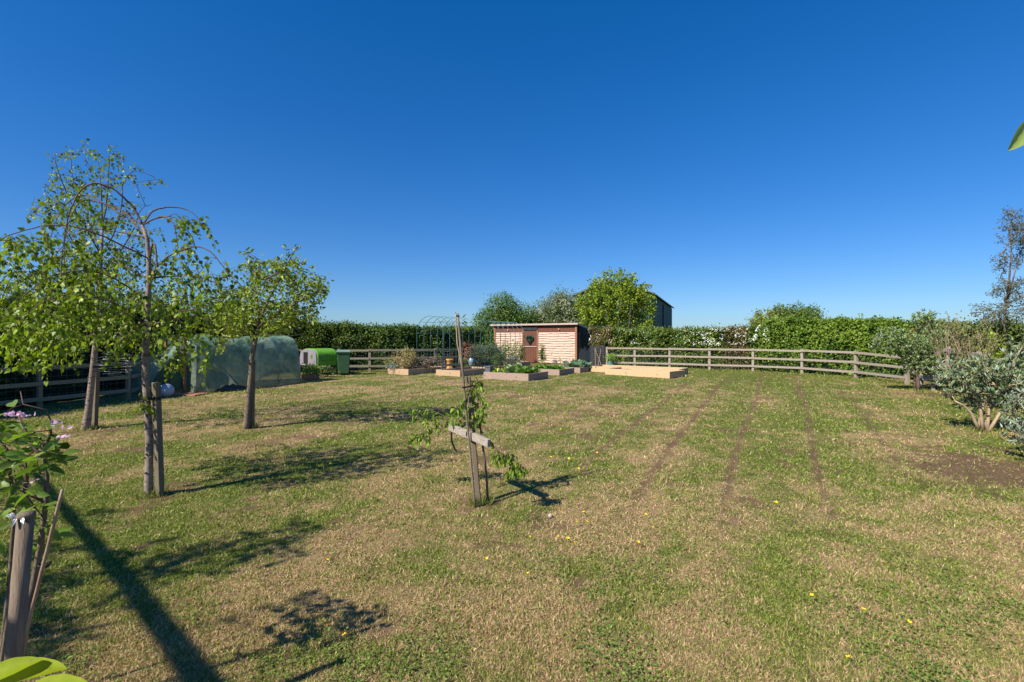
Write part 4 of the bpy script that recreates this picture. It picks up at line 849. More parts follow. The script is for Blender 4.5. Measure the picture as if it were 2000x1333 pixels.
T_NL = np.array([(0, 0, 0), (.12, .14, .02), (.3, .30, .06), (.52, .33, .07), (.75, .22, .03), (1, 0, -.10), (.75, -.22, .03), (.52, -.33, .07), (.3, -.30, .06), (.12, -.14, .02), (.3, 0, 0), (.65, 0, -.01)], float)
F_NL = np.array([(0, 10, 1), (1, 10, 2), (2, 10, 3), (3, 10, 11), (3, 11, 4), (4, 11, 5), (5, 11, 6), (6, 11, 7), (7, 11, 10), (7, 10, 8), (8, 10, 9), (9, 10, 0)])
leafset('foliage', Bl, Dl, RG.uniform(.045, .08, len(Bl)), tints(len(Bl), (.07, .13, .016), .3, (.16, .24, .035)), M['leaf'], tf, T_NL, F_NL, up=np.tile((0, 0, .7), (len(Bl), 1)), aspect=.72)
Bl = []; Dl = []
for cx, cy, n_, r_ in [(32, 813, 16, .022), (48, 815, 8, .02), (98, 830, 6, .022), (122, 838, 6, .02), (128, 855, 7, .02), (64, 945, 4, .02)]:
    c_ = P(cx, cy, y5 - .12)
    for k in range(n_): d = rdir(1)[0]; d[2] = abs(d[2]) * .8 + .1; Bl.append(c_ + d * r_ * .3 * rnd(.5, 1.5) + np.array((rnd(-.03, .03), rnd(-.02, .02), 0))); Dl.append(d)
leafset('blossom', np.array(Bl), unit(np.array(Dl)), RG.uniform(.012, .022, len(Bl)), tints(len(Bl), (.52, .26, .46), .12, (.62, .44, .54)), M['petal'], tf, T_LF, F_LF, aspect=.9)
cane('brown bamboo cane leaning beside the foreground sapling', [P(10, 1440, y5 - .1), P(60, 1200, y5 - .1), P(122, 957, y5 - .1)], .0058, 'cane')
cane('slim grey-brown cane leaning behind the round foreground post', [P(-25, 1480, y5 - .05), P(12, 1230, y5 - .05), P(34, 1060, y5 - .05)], .0055, 'stake_grey')
mb = MB(); c_ = P(86, 1103, y5 - .03); mb.tube([(.018 * math.cos(a), .018 * math.sin(a), .004 * math.sin(2 * a)) for a in np.linspace(0, 6.28, 14)], .004, 5); mb.lathe((.02, -.01, -.008), [(.003, 0), (.009, .004), (.009, .012), (.003, .016)], 8)
o = mb.build('plant_tie', M['black'], None, True); o.location = tuple(c_); tag(o, 'black rubber plant tie around stem and cane in the left foreground', 'plant tie')
# two near leaves of a plant at the lower left, one leaf at the right edge
def bigleaf(mb, a, d, up, L_, W_):
    d = unit(np.array(d, float)); s_ = unit(np.cross(up, d)); u = np.cross(d, s_); n1 = 14; vs = []; fs = []
    for i in range(n1 + 1):
        t_ = i / n1; w_ = W_ * (math.sin(math.pi * t_ ** .8) ** .7 if 0 < t_ < 1 else 0.02)
        for j in range(-3, 4): q = j / 3; vs.append(np.array(a) + d * L_ * t_ + s_ * w_ / 2 * q + u * (W_ * .22 * q * q * (w_ / W_) - .16 * L_ * t_ * t_ + .012 * W_ * math.sin(i * 1.7) * abs(q)))
    for i in range(n1):
        for j in range(6): k = i * 7 + j; fs.append((k, k + 1, k + 8, k + 7))
    mb.add(vs, fs)
def bm(name, c_):
    m, n, b, o = newmat(name); t = noise(n, 60, 8, .75); r = ramp(n, t.outputs[0], [(.33, [q * .45 for q in c_]), (.42, [q * .85 for q in c_]), (.7, c_)]); n.links.new(r.outputs[0], b.inputs['Base Color']); b.inputs['Roughness'].default_value = .6; b.inputs['Specular IOR Level'].default_value = .15
    tl = n.nodes.new('ShaderNodeBsdfTranslucent'); tl.inputs[0].default_value = (*[min(1, q * 1.3) for q in c_], 1); mx = n.nodes.new('ShaderNodeMixShader'); mx.inputs[0].default_value = .4
    n.links.new(b.outputs[0], mx.inputs[1]); n.links.new(tl.outputs[0], mx.inputs[2]); n.links.new(mx.outputs[0], o.inputs[0]); return m
M['yleaf'] = bm('yellow_leaf', (.30, .38, .012)); M['gleaf'] = bm('green_leaf', (.34, .46, .12))
for a_, d_, L_ in TAPES:
    mb = MB(); bigleaf(mb, top + (.024 * math.cos(a_), .024 * math.sin(a_), -.004), d_, (.2, -1, .5), L_, .012); so = mb.build('tape', M['steel'], t, True).modifiers.new('solid', 'SOLIDIFY'); so.thickness = .001
nl = thing('leafy_plant', 'yellow-green leaves poking up at the bottom left corner', 'plant')
for a, d, up, L_, W_ in [(P(-30, 1345, .75), (.10, .02, .030), (0, -.15, 1), .108, .052), (P(25, 1366, .72), (.10, .01, .026), (0, -.12, 1), .105, .042), (P(-60, 1350, .74), (.06, .02, .03), (0, -.35, .9), .09, .04)]:
    mb = MB(); bigleaf(mb, a, d, up, L_, W_); mb.build('leaf', M['yleaf'], nl, True)
mb = MB(); mb.tube([P(-45, 1600, .8), P(-30, 1450, .76), P(-20, 1325, .75)], [.004, .003, .002], 6); mb.tube([P(-30, 1450, .76), P(0, 1390, .73), P(20, 1345, .72)], [.003, .002, .002], 6); mb.tube([P(-45, 1600, .8), P(-44, 2400, .8)], .004, 6); mb.build('stem', M['twig'], nl)
rl = thing('overhanging_twig', 'twig tip with a single green leaf entering at the upper right edge', 'twig')
mb = MB(); bigleaf(mb, P(2012, 236, 1.15), (-.035, 0, -.06), (.3, -1, .4), .078, .045); mb.build('leaf', M['gleaf'], rl, True)
mb = MB(); mb.tube([P(2012, 236, 1.15), P(2050, 205, 1.15), P(2120, 190, 1.2), P(2300, 150, 1.3)], [.0012, .002, .003, .005], 5); mb.build('stem', M['twig'], rl)
mb = MB(); bigleaf(mb, P(2060, 205, 1.15), (.02, 0, -.07), (.3, -1, .4), .08, .045); mb.build('leaf', M['gleaf'], rl, True)

# tree outside the frame at left whose limb throws the long shadow
def lit(px_, py_, z): x, y_ = G(px_, py_); k = z / math.tan(SUN_EL); return np.array((x + SX * k, y_ + SY * k, z))
ot = thing('overhanging_tree', 'tree standing left of the camera whose long limb shades the left foreground', 'tree'); b6 = Tree()
end = [lit(455, 1420, 2.7), lit(395, 1333, 2.75), lit(330, 1240, 2.8), lit(265, 1150, 2.85), lit(200, 1080, 2.9), lit(140, 1010, 2.95), lit(100, 960, 3.0), lit(60, 915, 3.0)]
s0 = end[0] + (end[0] - end[1]) * 1.2; b6.limb([(s0[0] + .6, s0[1] - .8, 0), (s0[0] + .5, s0[1] - .7, 1.2), (s0[0] + .3, s0[1] - .4, 2.2)], .2, .15); b6.limb([s0] + end, .062, .030, 2)
n6 = len(b6.chains)
for px_, py_, rr, n_ in [(280, 1105, 70, 36), (400, 1085, 90, 60), (520, 1060, 70, 44), (600, 1030, 45, 20), (60, 1080, 60, 50), (30, 1180, 60, 70), (110, 1140, 60, 40), (90, 1230, 70, 50), (250, 1180, 50, 12), (60, 1290, 50, 26), (600, 1170, 30, 3), (500, 1215, 20, 1), (20, 980, 30, 12), (180, 1010, 40, 10)]:
    for k in range(n_): b6.twig(lit(px_ + rnd(-rr, rr), py_ + rnd(-rr, rr) * .35, rnd(2.6, 3.1)), .05, .03, .2, 3, 0, 0)
b6.mesh('trunk', M['bark'], ot, .003, .42, 5, only={0, 1}); b6.mesh('branches', M['bark'], ot, .003, .42, 5, only=set(range(2, len(b6.chains))))
Bl, Dl = b6.leafpts([c for c in b6.chains[n6:]], .028, .06, .3, 0); leafset('foliage', Bl, Dl, RG.uniform(.05, .085, len(Bl)), tints(len(Bl), (.06, .115, .014), .25, (.13, .21, .03)), M['leaf'], ot, T_LF, F_LF, aspect=.7)

# ------------------------------------------------------------------ bushes at right
def spear(name, label, c, blobs, nl_, ls, c1, c2, stems, stemmat, sr=.02, top=None):
    """buddleia-like bush: arching stems ending in whorls of long pointed leaves"""
    t = thing(name, label, 'shrub', (c[0], c[1], 0)); tr_ = Tree(); n_s = stems
    for k in range(n_s):
        a = 2 * math.pi * k / n_s + rnd(-.2, .2); o_, r_ = blobs[k % len(blobs)]; q = np.array(o_) * rnd(.75, 1) ; b0 = np.array((.07 * math.cos(a), .07 * math.sin(a), 0)); q2 = np.array((q[0] * .9 + .12 * math.cos(a), q[1] + .1 * math.sin(a), q[2] * .8)); mid = b0 + (q2 - b0) * np.array((.28, .28, .55)) + np.array((.05 * math.cos(a), .05 * math.sin(a), .05))
        tr_.limb([b0, b0 * .5 + mid * .5, mid, (mid + q2) / 2 + (0, 0, .03), q2], sr, sr * .5)
    n0 = len(tr_.chains); tot = sum(r_[0] * r_[2] for _, r_ in blobs)
    for o_, r_ in blobs:
        for q in ell(o_, r_, int(nl_ * r_[0] * r_[2] / tot)):
            if q[2] > .12: tr_.twig(q, .06, .015, .14, 0, .2, 0)
    tr_.mesh('stems', stemmat, t, .003, .38, 5); Bl, Dl = tr_.leafpts(tr_.chains[n0:], .028, .012, .3, -.15)
    leafset('foliage', Bl, Dl, ls * RG.uniform(.6, 1.2, len(Bl)), tints(len(Bl), c1, .3, c2), M['leaf_silver'], t, T_LF, F_LF, aspect=.38)
    q = [tr_.p[ids[-1]] for i, ids in tr_.chains[n0:]]; q = np.array(q); m = 7; B2 = np.repeat(q, m, 0); D2 = unit(rdir(len(B2)) * .6 + (0, 0, .9)); leafset('tip_leaves', B2, D2, ls * RG.uniform(.5, .9, len(B2)), tints(len(B2), [x * 1.8 for x in c1], .25, (.34, .38, .30)), M['leaf_silver'], t, T_LF, F_LF, aspect=.28)
    return t
gx, gy = G(1921, 843)
spear('buddleia_bush', 'big silver-green bush with pale splayed stems at the right edge', (gx, gy), [((-.15, 0, .95), (.55, .6, .38)), ((.55, -.1, .85), (.65, .6, .45)), ((.25, 0, .5), (.75, .5, .25)), ((.75, -.2, 1.35), (.4, .5, .42)), ((-.55, 0, .85), (.28, .4, .22))], 620, .115, (.055, .095, .032), (.16, .20, .09), 8, M['twig_pale'], .028)
gx, gy = G(2040, 905)
spear('buddleia_bush', 'lower silver bush hanging into the frame at the right edge, nearest the bare soil', (gx + .1, gy), [((0, 0, .6), (.5, .5, .4)), ((-.2, 0, .35), (.35, .4, .2))], 200, .11, (.06, .09, .05), (.20, .23, .16), 6, M['twig_pale'], .02)
gx, gy = G(1792, 764)
spear('buddleia_bush', 'leaning grey-green bush at the corner of the fence, on a slanting bare stem', (gx, gy), [((-.85, 0, 1.45), (.5, .5, .5)), ((-.35, 0, 1.3), (.5, .5, .5)), ((.2, 0, 1.1), (.5, .5, .6)), ((.4, 0, 1.75), (.45, .4, .5)), ((.2, 0, 2.15), (.35, .3, .3)), ((-.1, 0, .75), (.4, .4, .3))], 950, .11, (.075, .14, .02), (.17, .23, .055), 7, M['bark'], .03)
def twiggy(name, label, c, n_, h, sp, r0, mat, leafn=0, lc=(.1, .15, .03)):
    t = thing(name, label, 'shrub', (c[0], c[1], 0)); mb = MB(); Bl = []
    for k in range(n_):
        a = rnd(0, 6.28); s0 = np.array((rnd(-.1, .1), rnd(-.1, .1), 0)); q = np.array((math.cos(a) * sp * rnd(.2, 1), math.sin(a) * sp * .6 * rnd(.2, 1), h * rnd(.7, 1.05))); m = (s0 + q) / 2 * np.array((.8, .8, 1.05))
        mb.tube([s0, (s0 + m) / 2, m, (m + q) / 2, q], [r0, r0 * .8, r0 * .65, r0 * .5, r0 * .2], 5)
        for j in range(5):
            u_ = rnd(.4, .95); p = m + (q - m) * u_; e = p + np.array((rnd(-.3, .3), rnd(-.2, .2), rnd(.15, .45))); mb.tube([p, (p + e) / 2 + (0, 0, -.02), e], [r0 * .35, r0 * .25, r0 * .1], 4)
            for i in range(leafn): Bl.append(p + (e - p) * rnd(.2, 1) + rdir(1)[0] * .03)
    mb.build('stems', mat, t, True)
    if leafn: Bl = np.array(Bl); leafset('foliage', Bl, rdir(len(Bl)), RG.uniform(.04, .07, len(Bl)), tints(len(Bl), lc, .3), M['leaf_dull'], t)
    return t
twiggy('bare_shrub', 'leafless brown twiggy shrub sticking up behind the silver bush', (10.6, 11.1), 26, 1.9, .75, .009, M['twig_pale'], 5, (.12, .13, .04))
twiggy('bare_shrub', 'thin bare shrub beyond the tall fence corner post', (11.5, 12.7), 12, 1.9, .6, .008, M['twig_pale'], 5, (.12, .15, .04))
shrub('lime_shrub', 'bright lime green shrub behind the bare twigs near the right edge', 'shrub', (13.2, 13.4), [((0, 0, 1.5), (.22, .3, .22)), ((-.05, 0, 1.15), (.2, .3, .25))], 300, .08, (.14, .22, .015), (.22, .30, .02), M['leaf'], 4, core=False, T=T_LF, Fc=F_LF, aspect=.8)

# ------------------------------------------------------------------ netted tunnel
ta = np.array((-9.0, 13.75)); tbp = np.array((-7.62, 17.4)); ax_ = unit(tbp - ta); bk = np.array((-ax_[1], ax_[0])); TL = float(np.linalg.norm(tbp - ta)); TW = 1.95; TH = 1.66
tt = thing('netted_tunnel', 'low hooped garden tunnel covered in grey-green netting with an open flap', 'tunnel', (ta[0], ta[1], 0), math.atan2(ax_[1], ax_[0]))
def prof(v):   # v 0 front foot .. 1 back foot, local (y, z)
    a = math.pi * v; c_, s_ = math.cos(a), math.sin(a); return TW / 2 - TW / 2 * math.copysign(abs(c_) ** .62, c_), TH * abs(s_) ** .62
def cover_strip(v0, v1, name, mat, x0=0., x1=TL, nv=26, nu=70, lift=0.):
    X = np.linspace(x0, x1, nu); vs = []; fs = []
    for i, x in enumerate(X):
        hp_ = abs(((x / TL * 4) % 1) - .5) * 2; sag = -.075 * (1 - hp_ ** 2)
        for j in range(nv):
            v = v0 + (v1 - v0) * j / (nv - 1); y_, z = prof(v); yc, zc = TW / 2, TH * .4; d = np.array((y_ - yc, z - zc)); d /= np.linalg.norm(d) + 1e-6
            wr_ = (float(fbm(x * 2.2 + z * 1.2, v * 9, 70, 4)) - .5) * .12 + abs(float(vn(x * 4 + z * 5, v * 6 - x * 2, 71)) - .5) * .10 + (float(vn(x * 12 + z * 9, v * 8, 72)) - .5) * .02; q = sag + wr_ + lift; zz = z + d[1] * q
            if j == 0 and v0 == 0: zz = .0 + .02 * math.sin(x * 7)
            vs.append((x, y_ + d[0] * q, max(zz, .0)))
    for i in range(nu - 1):
        for j in range(nv - 1): a = i * nv + j; fs.append((a, a + nv, a + nv + 1, a + 1))
    mb = MB(); mb.add(vs, fs); return mb.build(name, mat, tt, True)
cover_strip(0, .115, 'lower_netting', M['net_low']); cover_strip(.11, 1, 'upper_netting', M['net'], nv=44, lift=.012)
for k in range(5):
    x = .02 + (TL - .04) * k / 4; mb = MB(); mb.tube([(x, *[prof(v)[0], max(0, prof(v)[1] - .045)]) for v in np.linspace(0, 1, 31)], .014, 6); mb.build('hoop', M['steel'], tt, True)
mb = MB(); e_ = []; 
for v in np.linspace(0, 1, 40): y_, z = prof(v); e_.append((TL + .005, y_, z))
cN = len(e_); e_ += [(TL + .03, TW / 2, TH * .45)]; mb.add(e_, [(k, k + 1, cN) for k in range(cN - 1)]); mb.build('end_netting', M['net'], tt, True)
mb = MB(); mb.add([(.02, y_, z) for y_, z in [(.0, 0), (.0, 1.35), (.12, 1.5), (.22, 1.35), (.20, .6), (.26, 0)]], [(0, 1, 2, 3, 4, 5)]); mb.build('end_strip', M['net_low'], tt)
for y_ in (.42, 1.2): mb = MB(); mb.beam((-.02, y_, 0), (-.02, y_, 1.62 if y_ < 1 else 1.6), .06, .05); mb.build('door_post', M['brown_post'], tt)
mb = MB(); mb.beam((-.02, .42, 1.6), (-.02, 1.2, 1.6), .05, .05); mb.beam((-.02, .42, .72), (-.02, 1.2, .72), .04, .04); mb.build('door_rail', M['stake_grey'], tt)
# flap drawn out to the left
mb = MB(); vs = []; fs = []; nu, nv = 20, 16
for i in range(nu):
    for j in range(nv):
        u_, v = i / (nu - 1), j / (nv - 1); x = -.05 - 1.0 * u_ - .1 * v; y_ = .45 + .55 * u_ + .1 * math.sin(v * 5); z = 1.62 - .55 * u_ - .15 * math.sin(u_ * 3.1) - v * (.2 + .9 * u_) * (1 if True else 0)
        z += .05 * math.sin(u_ * 9 + v * 4); vs.append((x + .05 * math.sin(v * 7 + u_ * 3), y_ + .07 * math.sin(u_ * 11 + v * 3), max(.1, z)))
for i in range(nu - 1):
    for j in range(nv - 1): a = i * nv + j; fs.append((a, a + nv, a + nv + 1, a + 1))
mb.add(vs, fs); mb.build('flap', M['net'], tt, True)
mb = MB(); vs = []
for i in range(13):      # rumpled loose sheet tucked at the foot
    for j in range(6): vs.append((.55 + i * .09, -.05 - .06 * j + .05 * math.sin(i), max(.01, .16 * math.sin(i / 12 * 3.14) * (1 - j / 5) + .02 * math.sin(i * 2.1 + j * 1.7) + .02)))
mb.add(vs, [(i * 6 + j, (i + 1) * 6 + j, (i + 1) * 6 + j + 1, i * 6 + j + 1) for i in range(12) for j in range(5)]); o = mb.build('crumpled_sheet', M['darkgrey'], None, True)
o.location = (ta[0], ta[1], 0); o.rotation_euler = (0, 0, math.atan2(ax_[1], ax_[0])); tag(o, 'dark crumpled sheet at the foot of the netted tunnel', 'sheet')
q = G(360, 772); mb = MB(); mb.add([(-.75, -.2, .03), (.45, -.25, .03), (.5, .3, .03), (-.6, .5, .03)] + [(-.75, -.2, 0), (.45, -.25, 0), (.5, .3, 0), (-.6, .5, 0)], [(0, 1, 2, 3), (4, 5, 1, 0), (5, 6, 2, 1), (7, 4, 0, 3)]); o = mb.build('doormat_board', M['terracotta'], None)
o.location = (q[0], q[1], 0); tag(o, 'reddish board lying on the ground at the tunnel opening', 'board')

# ------------------------------------------------------------------ chicken coop, bin, planter
qa = .85; cx, cy = S(618, 20.4)
cp = thing('chicken_coop', 'lime green and lilac-grey plastic chicken coop on dark legs', 'chicken coop', (cx, cy, 0), qa)
CL, CD, z0, z1 = .95, 1.55, .40, 1.13          # x along the green side, y towards the back-left
def arch(inset=0, n=22):   # profile across y
    pts = [(inset, z0)]
    for k in range(n + 1): a = math.pi * (1 - k / n); c_, s_ = math.cos(a), math.sin(a); pts.append((CD / 2 + (CD / 2 - inset) * math.copysign(abs(c_) ** .55, c_), z0 + .30 + (z1 - z0 - .30 - inset) * abs(s_) ** .75))
    pts.append((CD - inset, z0)); return pts
def extr(mb, pr, x0, x1):
    n = len(pr); vs = [(x0, y_, z) for y_, z in pr] + [(x1, y_, z) for y_, z in pr]; mb.add(vs, [(k, k + 1, n + k + 1, n + k) for k in range(n - 1)] + [(n - 1, 0, n, 2 * n - 1), tuple(range(n))[::-1], tuple(range(n, 2 * n))])
mb = MB(); extr(mb, arch(), .06, CL); bevel(mb.build('cover', M['lime'], cp), .03)
mb = MB(); extr(mb, arch(.035), -.0, .06); fr = bevel(mb.build('front_panel', M['lilac'], cp), .012)
mb = MB(); mb.box((-.012, .95, .72), (.02, .36, .50)); mb.build('doorway', M['black'], fr)
mb = MB(); mb.box((-.012, .42, .80), (.02, .12, .16)); mb.box((-.03, .42, .80), (.02, .03, .10)); mb.build('latch', M['lime'], fr)
mb = MB(); hx = .2
for a, b_ in (((hx, z0 + .22), (hx + .52, z0 + .22)), ((hx + .52, z0 + .22), (hx + .52, z0 + .6)), ((hx, z0 + .22), (hx, z0 + .6))): mb.beam((a[0], -.004, a[1]), (b_[0], -.004, b_[1]), .012, .012)
for k in range(3): mb.box((.34 + k * .12, -.006, 1.0 - .12), (.05, .012, .03 + .02 * (k == 1)))
mb.build('hatch_outline', M['bin'], cp)
for x in (.12, CL - .1):
    for y_ in (.12, CD - .15): mb = MB(); mb.tube([(x, y_, 0), (x, y_, z0 + .02)], .022, 8); mb.build('leg', M['darkgrey'], cp)
mb = MB(); mb.tube([(.12, .12, .1), (CL - .1, .12, .36)], .012, 6); mb.tube([(CL - .1, .12, .1), (.12, .12, .36)], .012, 6); mb.build('brace', M['darkgrey'], cp)
for x in (.0, CL + .0): mb = MB(); mb.tube([(x - .03, .05, .11), (x + .03, .05, .11)], .11, 14); mb.build('wheel', M['black'], cp)
bx_, by_ = S(671, 20.9); wb = thing('wheelie_bin', 'dark green wheelie bin standing right of the lime chicken coop', 'bin', (bx_, by_, 0), .35)
mb = MB(); bt, tp2 = (.22, .24), (.27, .30); vs = [(sx * bt[0], sy * bt[1], .06) for sx, sy in ((-1, -1), (1, -1), (1, 1), (-1, 1))] + [(sx * tp2[0], sy * tp2[1], .98) for sx, sy in ((-1, -1), (1, -1), (1, 1), (-1, 1))]
mb.add(vs, [(3, 2, 1, 0), (4, 5, 6, 7), (0, 1, 5, 4), (1, 2, 6, 5), (2, 3, 7, 6), (3, 0, 4, 7)]); bevel(mb.build('body', M['bin'], wb), .03)
mb = MB(); mb.box((0, 0, .97), (.60, .66, .05)); mb.build('rim', M['bin'], wb)
mb = MB(); vs = [(sx * .29, sy * .34, .995 + .0) for sx, sy in ((-1, -1), (1, -1), (1, 1), (-1, 1))] + [(sx * .24, sy * .26, 1.07) for sx, sy in ((-1, -1), (1, -1), (1, 1), (-1, 1))]; mb.add(vs, [(3, 2, 1, 0), (4, 5, 6, 7), (0, 1, 5, 4), (1, 2, 6, 5), (2, 3, 7, 6), (3, 0, 4, 7)])
bevel(mb.build('lid', surf('bin_lid', (.12, .22, .17), (.20, .31, .25), 5, None, .4, .1, spec=.5), wb), .015)
mb = MB(); mb.tube([(-.25, .36, .96), (.25, .36, .96)], .015, 8); mb.build('handle', M['bin'], wb)
for x in (-.24, .24): mb = MB(); mb.tube([(x - .03, .25, .1), (x + .03, .25, .1)], .10, 16); mb.build('wheel', M['black'], wb)
px_, py_ = S(606, 18.6); pl = thing('planter_trough', 'long brown trough between the tunnel and the coop', 'planter', (px_, py_, 0), .5)
mb = MB(); mb.box((0, -.13, .10), (.62, .025, .2)); mb.box((0, .13, .10), (.62, .025, .2)); mb.box((-.297, 0, .10), (.025, .235, .196)); mb.box((.297, 0, .10), (.025, .235, .196)); bevel(mb.build('sides', M['terracotta'], pl), .004)
mb = MB(); mb.box((0, 0, .09), (.565, .23, .15)); mb.build('soil', M['soil'], pl)
for k, (dx, dz, lb) in enumerate(((-.1, .34, 'left of two round leafy plants in the brown trough'), (.16, .36, 'right of two round leafy plants in the brown trough'))):
    q = shrub('round_plant', lb, 'plant', (px_ + dx * .88, py_ + dx * .48), [((0, 0, dz), (.13, .13, .12))], 420, .055, (.10, .18, .03), (.20, .30, .06), None, 3, .006, core=False)
q = shrub('low_plant', 'low leafy plant sprawling under the chicken coop front', 'plant', (px_ - .25, py_ + .9), [((0, 0, .3), (.3, .25, .22)), ((.5, .2, .15), (.3, .2, .13))], 600, .08, (.03, .06, .02), (.10, .14, .04), None, 4, .006)

# ------------------------------------------------------------------ raised beds
def bed(label, corner, L_, D_, mat, h=.25, ua=UA, th=.05, soil_h=None, wavy=0):
    """corner = front right corner (x, y); L_ runs to the left along the front, D_ to the back"""
    t = thing('raised_bed', label, 'raised bed', (corner[0], corner[1], 0), ua)
    for nm, c_, d in (('front_board', (-L_ / 2, th / 2, h / 2), (L_, th, h)), ('rear_board', (-L_ / 2, D_ - th / 2, h / 2), (L_, th, h)),
                      ('side_board', (-th / 2, D_ / 2, h / 2), (th - .002, D_ - 2 * th - .002, h - .004)), ('side_board', (-L_ + th / 2, D_ / 2, h / 2), (th - .002, D_ - 2 * th - .002, h - .004))):
        mb = MB(); mb.box(c_, d); bevel(mb.build(nm, mat, t), .006)
    sh_ = soil_h or h - .06; k = 16; m = 12; vs = []; fs = []
    for i in range(k + 1):
        for j in range(m + 1): x, y_ = -L_ + th + (L_ - 2 * th) * i / k, th + (D_ - 2 * th) * j / m; vs.append((x, y_, sh_ + (float(fbm(x * 3 + corner[0], y_ * 3, 80, 3)) - .5) * .08))
    for i in range(k):
        for j in range(m): a = i * (m + 1) + j; fs.append((a, a + m + 1, a + m + 2, a + 1))
    mb = MB(); mb.add(vs, fs); mb.build('soil', M['soil'], t, True)
    return t
fA, fB, fC = S(797.5, 20.6), S(898.7, 19.8), S(1032, 17.76)
bed('tan raised bed holding the yellowish bush, leftmost of the row', fA, 1.22, 2.5, M['bed_mid'])
bed('tan raised bed under the arched frame, right of the yellowish bush', fB, 1.30, 2.5, M['bed_mid'])
bed('weathered grey raised bed with leafy greens and a grey pot on its corner', fC, 2.02, 1.55, M['bed_old'], .27)
fD, fE = S(1092.5, 20.4), S(1133, 21.9)
bed('weathered raised bed of strawberries behind the leafy greens bed', fD, 1.9, 1.5, M['bed_old'], .25)
bed('small weathered raised bed with big cabbages in front of the shed corner', fE, 1.3, 1.5, M['bed_old'], .24)
fF, fG = S(1308, 18.9), S(1326.5, 20.35)
bed('pale new timber raised bed, empty, nearest the grey fence', fF, 2.98, 1.32, M['bed_new'], .27, math.atan2(-.70, .714), soil_h=.18)
bed('long new timber raised bed behind the other empty new bed', fG, 4.15, 1.35, M['bed_new'], .27, math.atan2(-.58, .815), soil_h=.17)
bed('low dark raised bed along the shed front, left of the door', uv(SO, -4.0, -2.2)[:2], 4.4, 1.3, M['bed_mid'], .26)
bed('low raised bed of tan boards in front of the shed door', uv(SO, -2.0, -3.2)[:2], 2.0, 1.0, M['bed_old'], .22)
mb = MB(); pc = [uv(SO, -8.2, -6.8, .012), uv(SO, -3.0, -6.6, .012), uv(SO, -3.4, -3.4, .012), uv(SO, -8.4, -3.4, .012)]; mb.add(pc, [(0, 1, 2, 3)]); tag(mb.build('paved_path', M['slab'], None), kind='structure')
# wood offcuts and soil beside the new beds
for k, (px_, py_, a, s_, lb) in enumerate([(1327, 737, .2, .20, 'pale wood offcut beside the corner of the new raised beds'), (1339, 736, 1.0, .14, 'smaller pale wood offcut farther right beside the new beds')]):
    q = G(px_, py_); mb = MB(); mb.box((0, 0, .035), (s_, .09, .06), a); mb.box((s_ * .3, .08, .03), (s_ * .5, .06, .04), a + 1); o = bevel(mb.build('wood_offcut', M['bed_new'], None), .004); o.location = (q[0], q[1], 0); tag(o, lb, 'wood')
# arches
def archframe(label, c, n=6, W=1.5, H=2.55, sp=.46):
    t = thing('arch_frame', label, 'garden arch', (c[0], c[1], 0), UA)
    zs = H - W / 2
    for k in range(n):
        y_ = k * sp; pts = [(0, y_, .0), (0, y_, zs)] + [(-W / 2 + W / 2 * math.cos(a), y_, zs + W / 2 * math.sin(a)) for a in np.linspace(.15, math.pi - .15, 18)] + [(-W, y_, zs), (-W, y_, 0)]
        mb = MB(); mb.tube(pts, .0115, 6); mb.build('hoop', M['archmetal'], t, True)
    mb = MB()
    for x, z in ((0, .45), (0, 1.0), (0, zs), (-W, .45), (-W, 1.0), (-W, zs), (-W * .13, zs + W / 2 * .66), (-W * .87, zs + W / 2 * .66)): mb.tube([(x, 0, z), (x, (n - 1) * sp, z)], .008, 5)
    mb.build('cross_wires', M['archmetal'], t, True); return t
archframe('green metal hooped walkway frame between the two tan beds', S(865, 20.7)); archframe('green metal hooped frame in front of the left end of the shed', S(977, 23.2), H=2.42)

# ------------------------------------------------------------------ plants in and around the beds
def at_(px_, Y): return S(px_, Y)
def upright(name, label, c, n_, h, sp, lc, lc2, ls=.05, z0_=.2, cat='shrub', mat=None):
    t = thing(name, label, cat, (c[0], c[1], 0)); mb = MB(); Bl = []; Dl = []
    for k in range(n_):
        a = rnd(0, 6.28); r_ = sp * math.sqrt(random.random()); q = np.array((math.cos(a) * r_, math.sin(a) * r_, h * rnd(.65, 1) * (1 - .35 * r_ / sp))); s0 = np.array((q[0] * .3, q[1] * .3, z0_ - .05)); m = (s0 + q) / 2 + np.array((q[0] * .1, q[1] * .1, 0))
        mb.tube([s0, m, q], [.008, .006, .003], 4, False)
        for j in range(int(26 * h)): u_ = rnd(.1, 1); p = s0 * (1 - u_) ** 2 + 2 * m * u_ * (1 - u_) + q * u_ * u_; Bl.append(p + rdir(1)[0] * .035); Dl.append(unit(rdir(1)[0] + (0, 0, .8)))
    mb.build('stems', M['twig_pale'], t); Bl = np.array(Bl); leafset('foliage', Bl, np.array(Dl), ls * RG.uniform(.6, 1.3, len(Bl)), tints(len(Bl), lc, .3, lc2), mat or M['leaf_dull'], t, aspect=.55); return t
upright('currant_bush', 'yellowish-green upright bush in the leftmost raised bed', at_(787, 21.4), 44, 1.5, .72, (.22, .22, .05), (.36, .27, .13), .065)
upright('currant_bush', 'narrower yellowish upright bush leaning over the leftmost bed corner', at_(763, 21.5), 14, .95, .32, (.22, .23, .05), (.30, .26, .10), .06)
shrub('sage_bush', 'purple-grey sage mound behind the yellowish bush', 'shrub', at_(822, 21.8), [((0, 0, .45), (.55, .45, .27)), ((.5, .1, .42), (.5, .4, .25)), ((-.4, .1, .4), (.4, .4, .22))], 2400, .06, (.12, .11, .085), (.22, .17, .14), M['leaf_silver'], 8, .01, core=True)
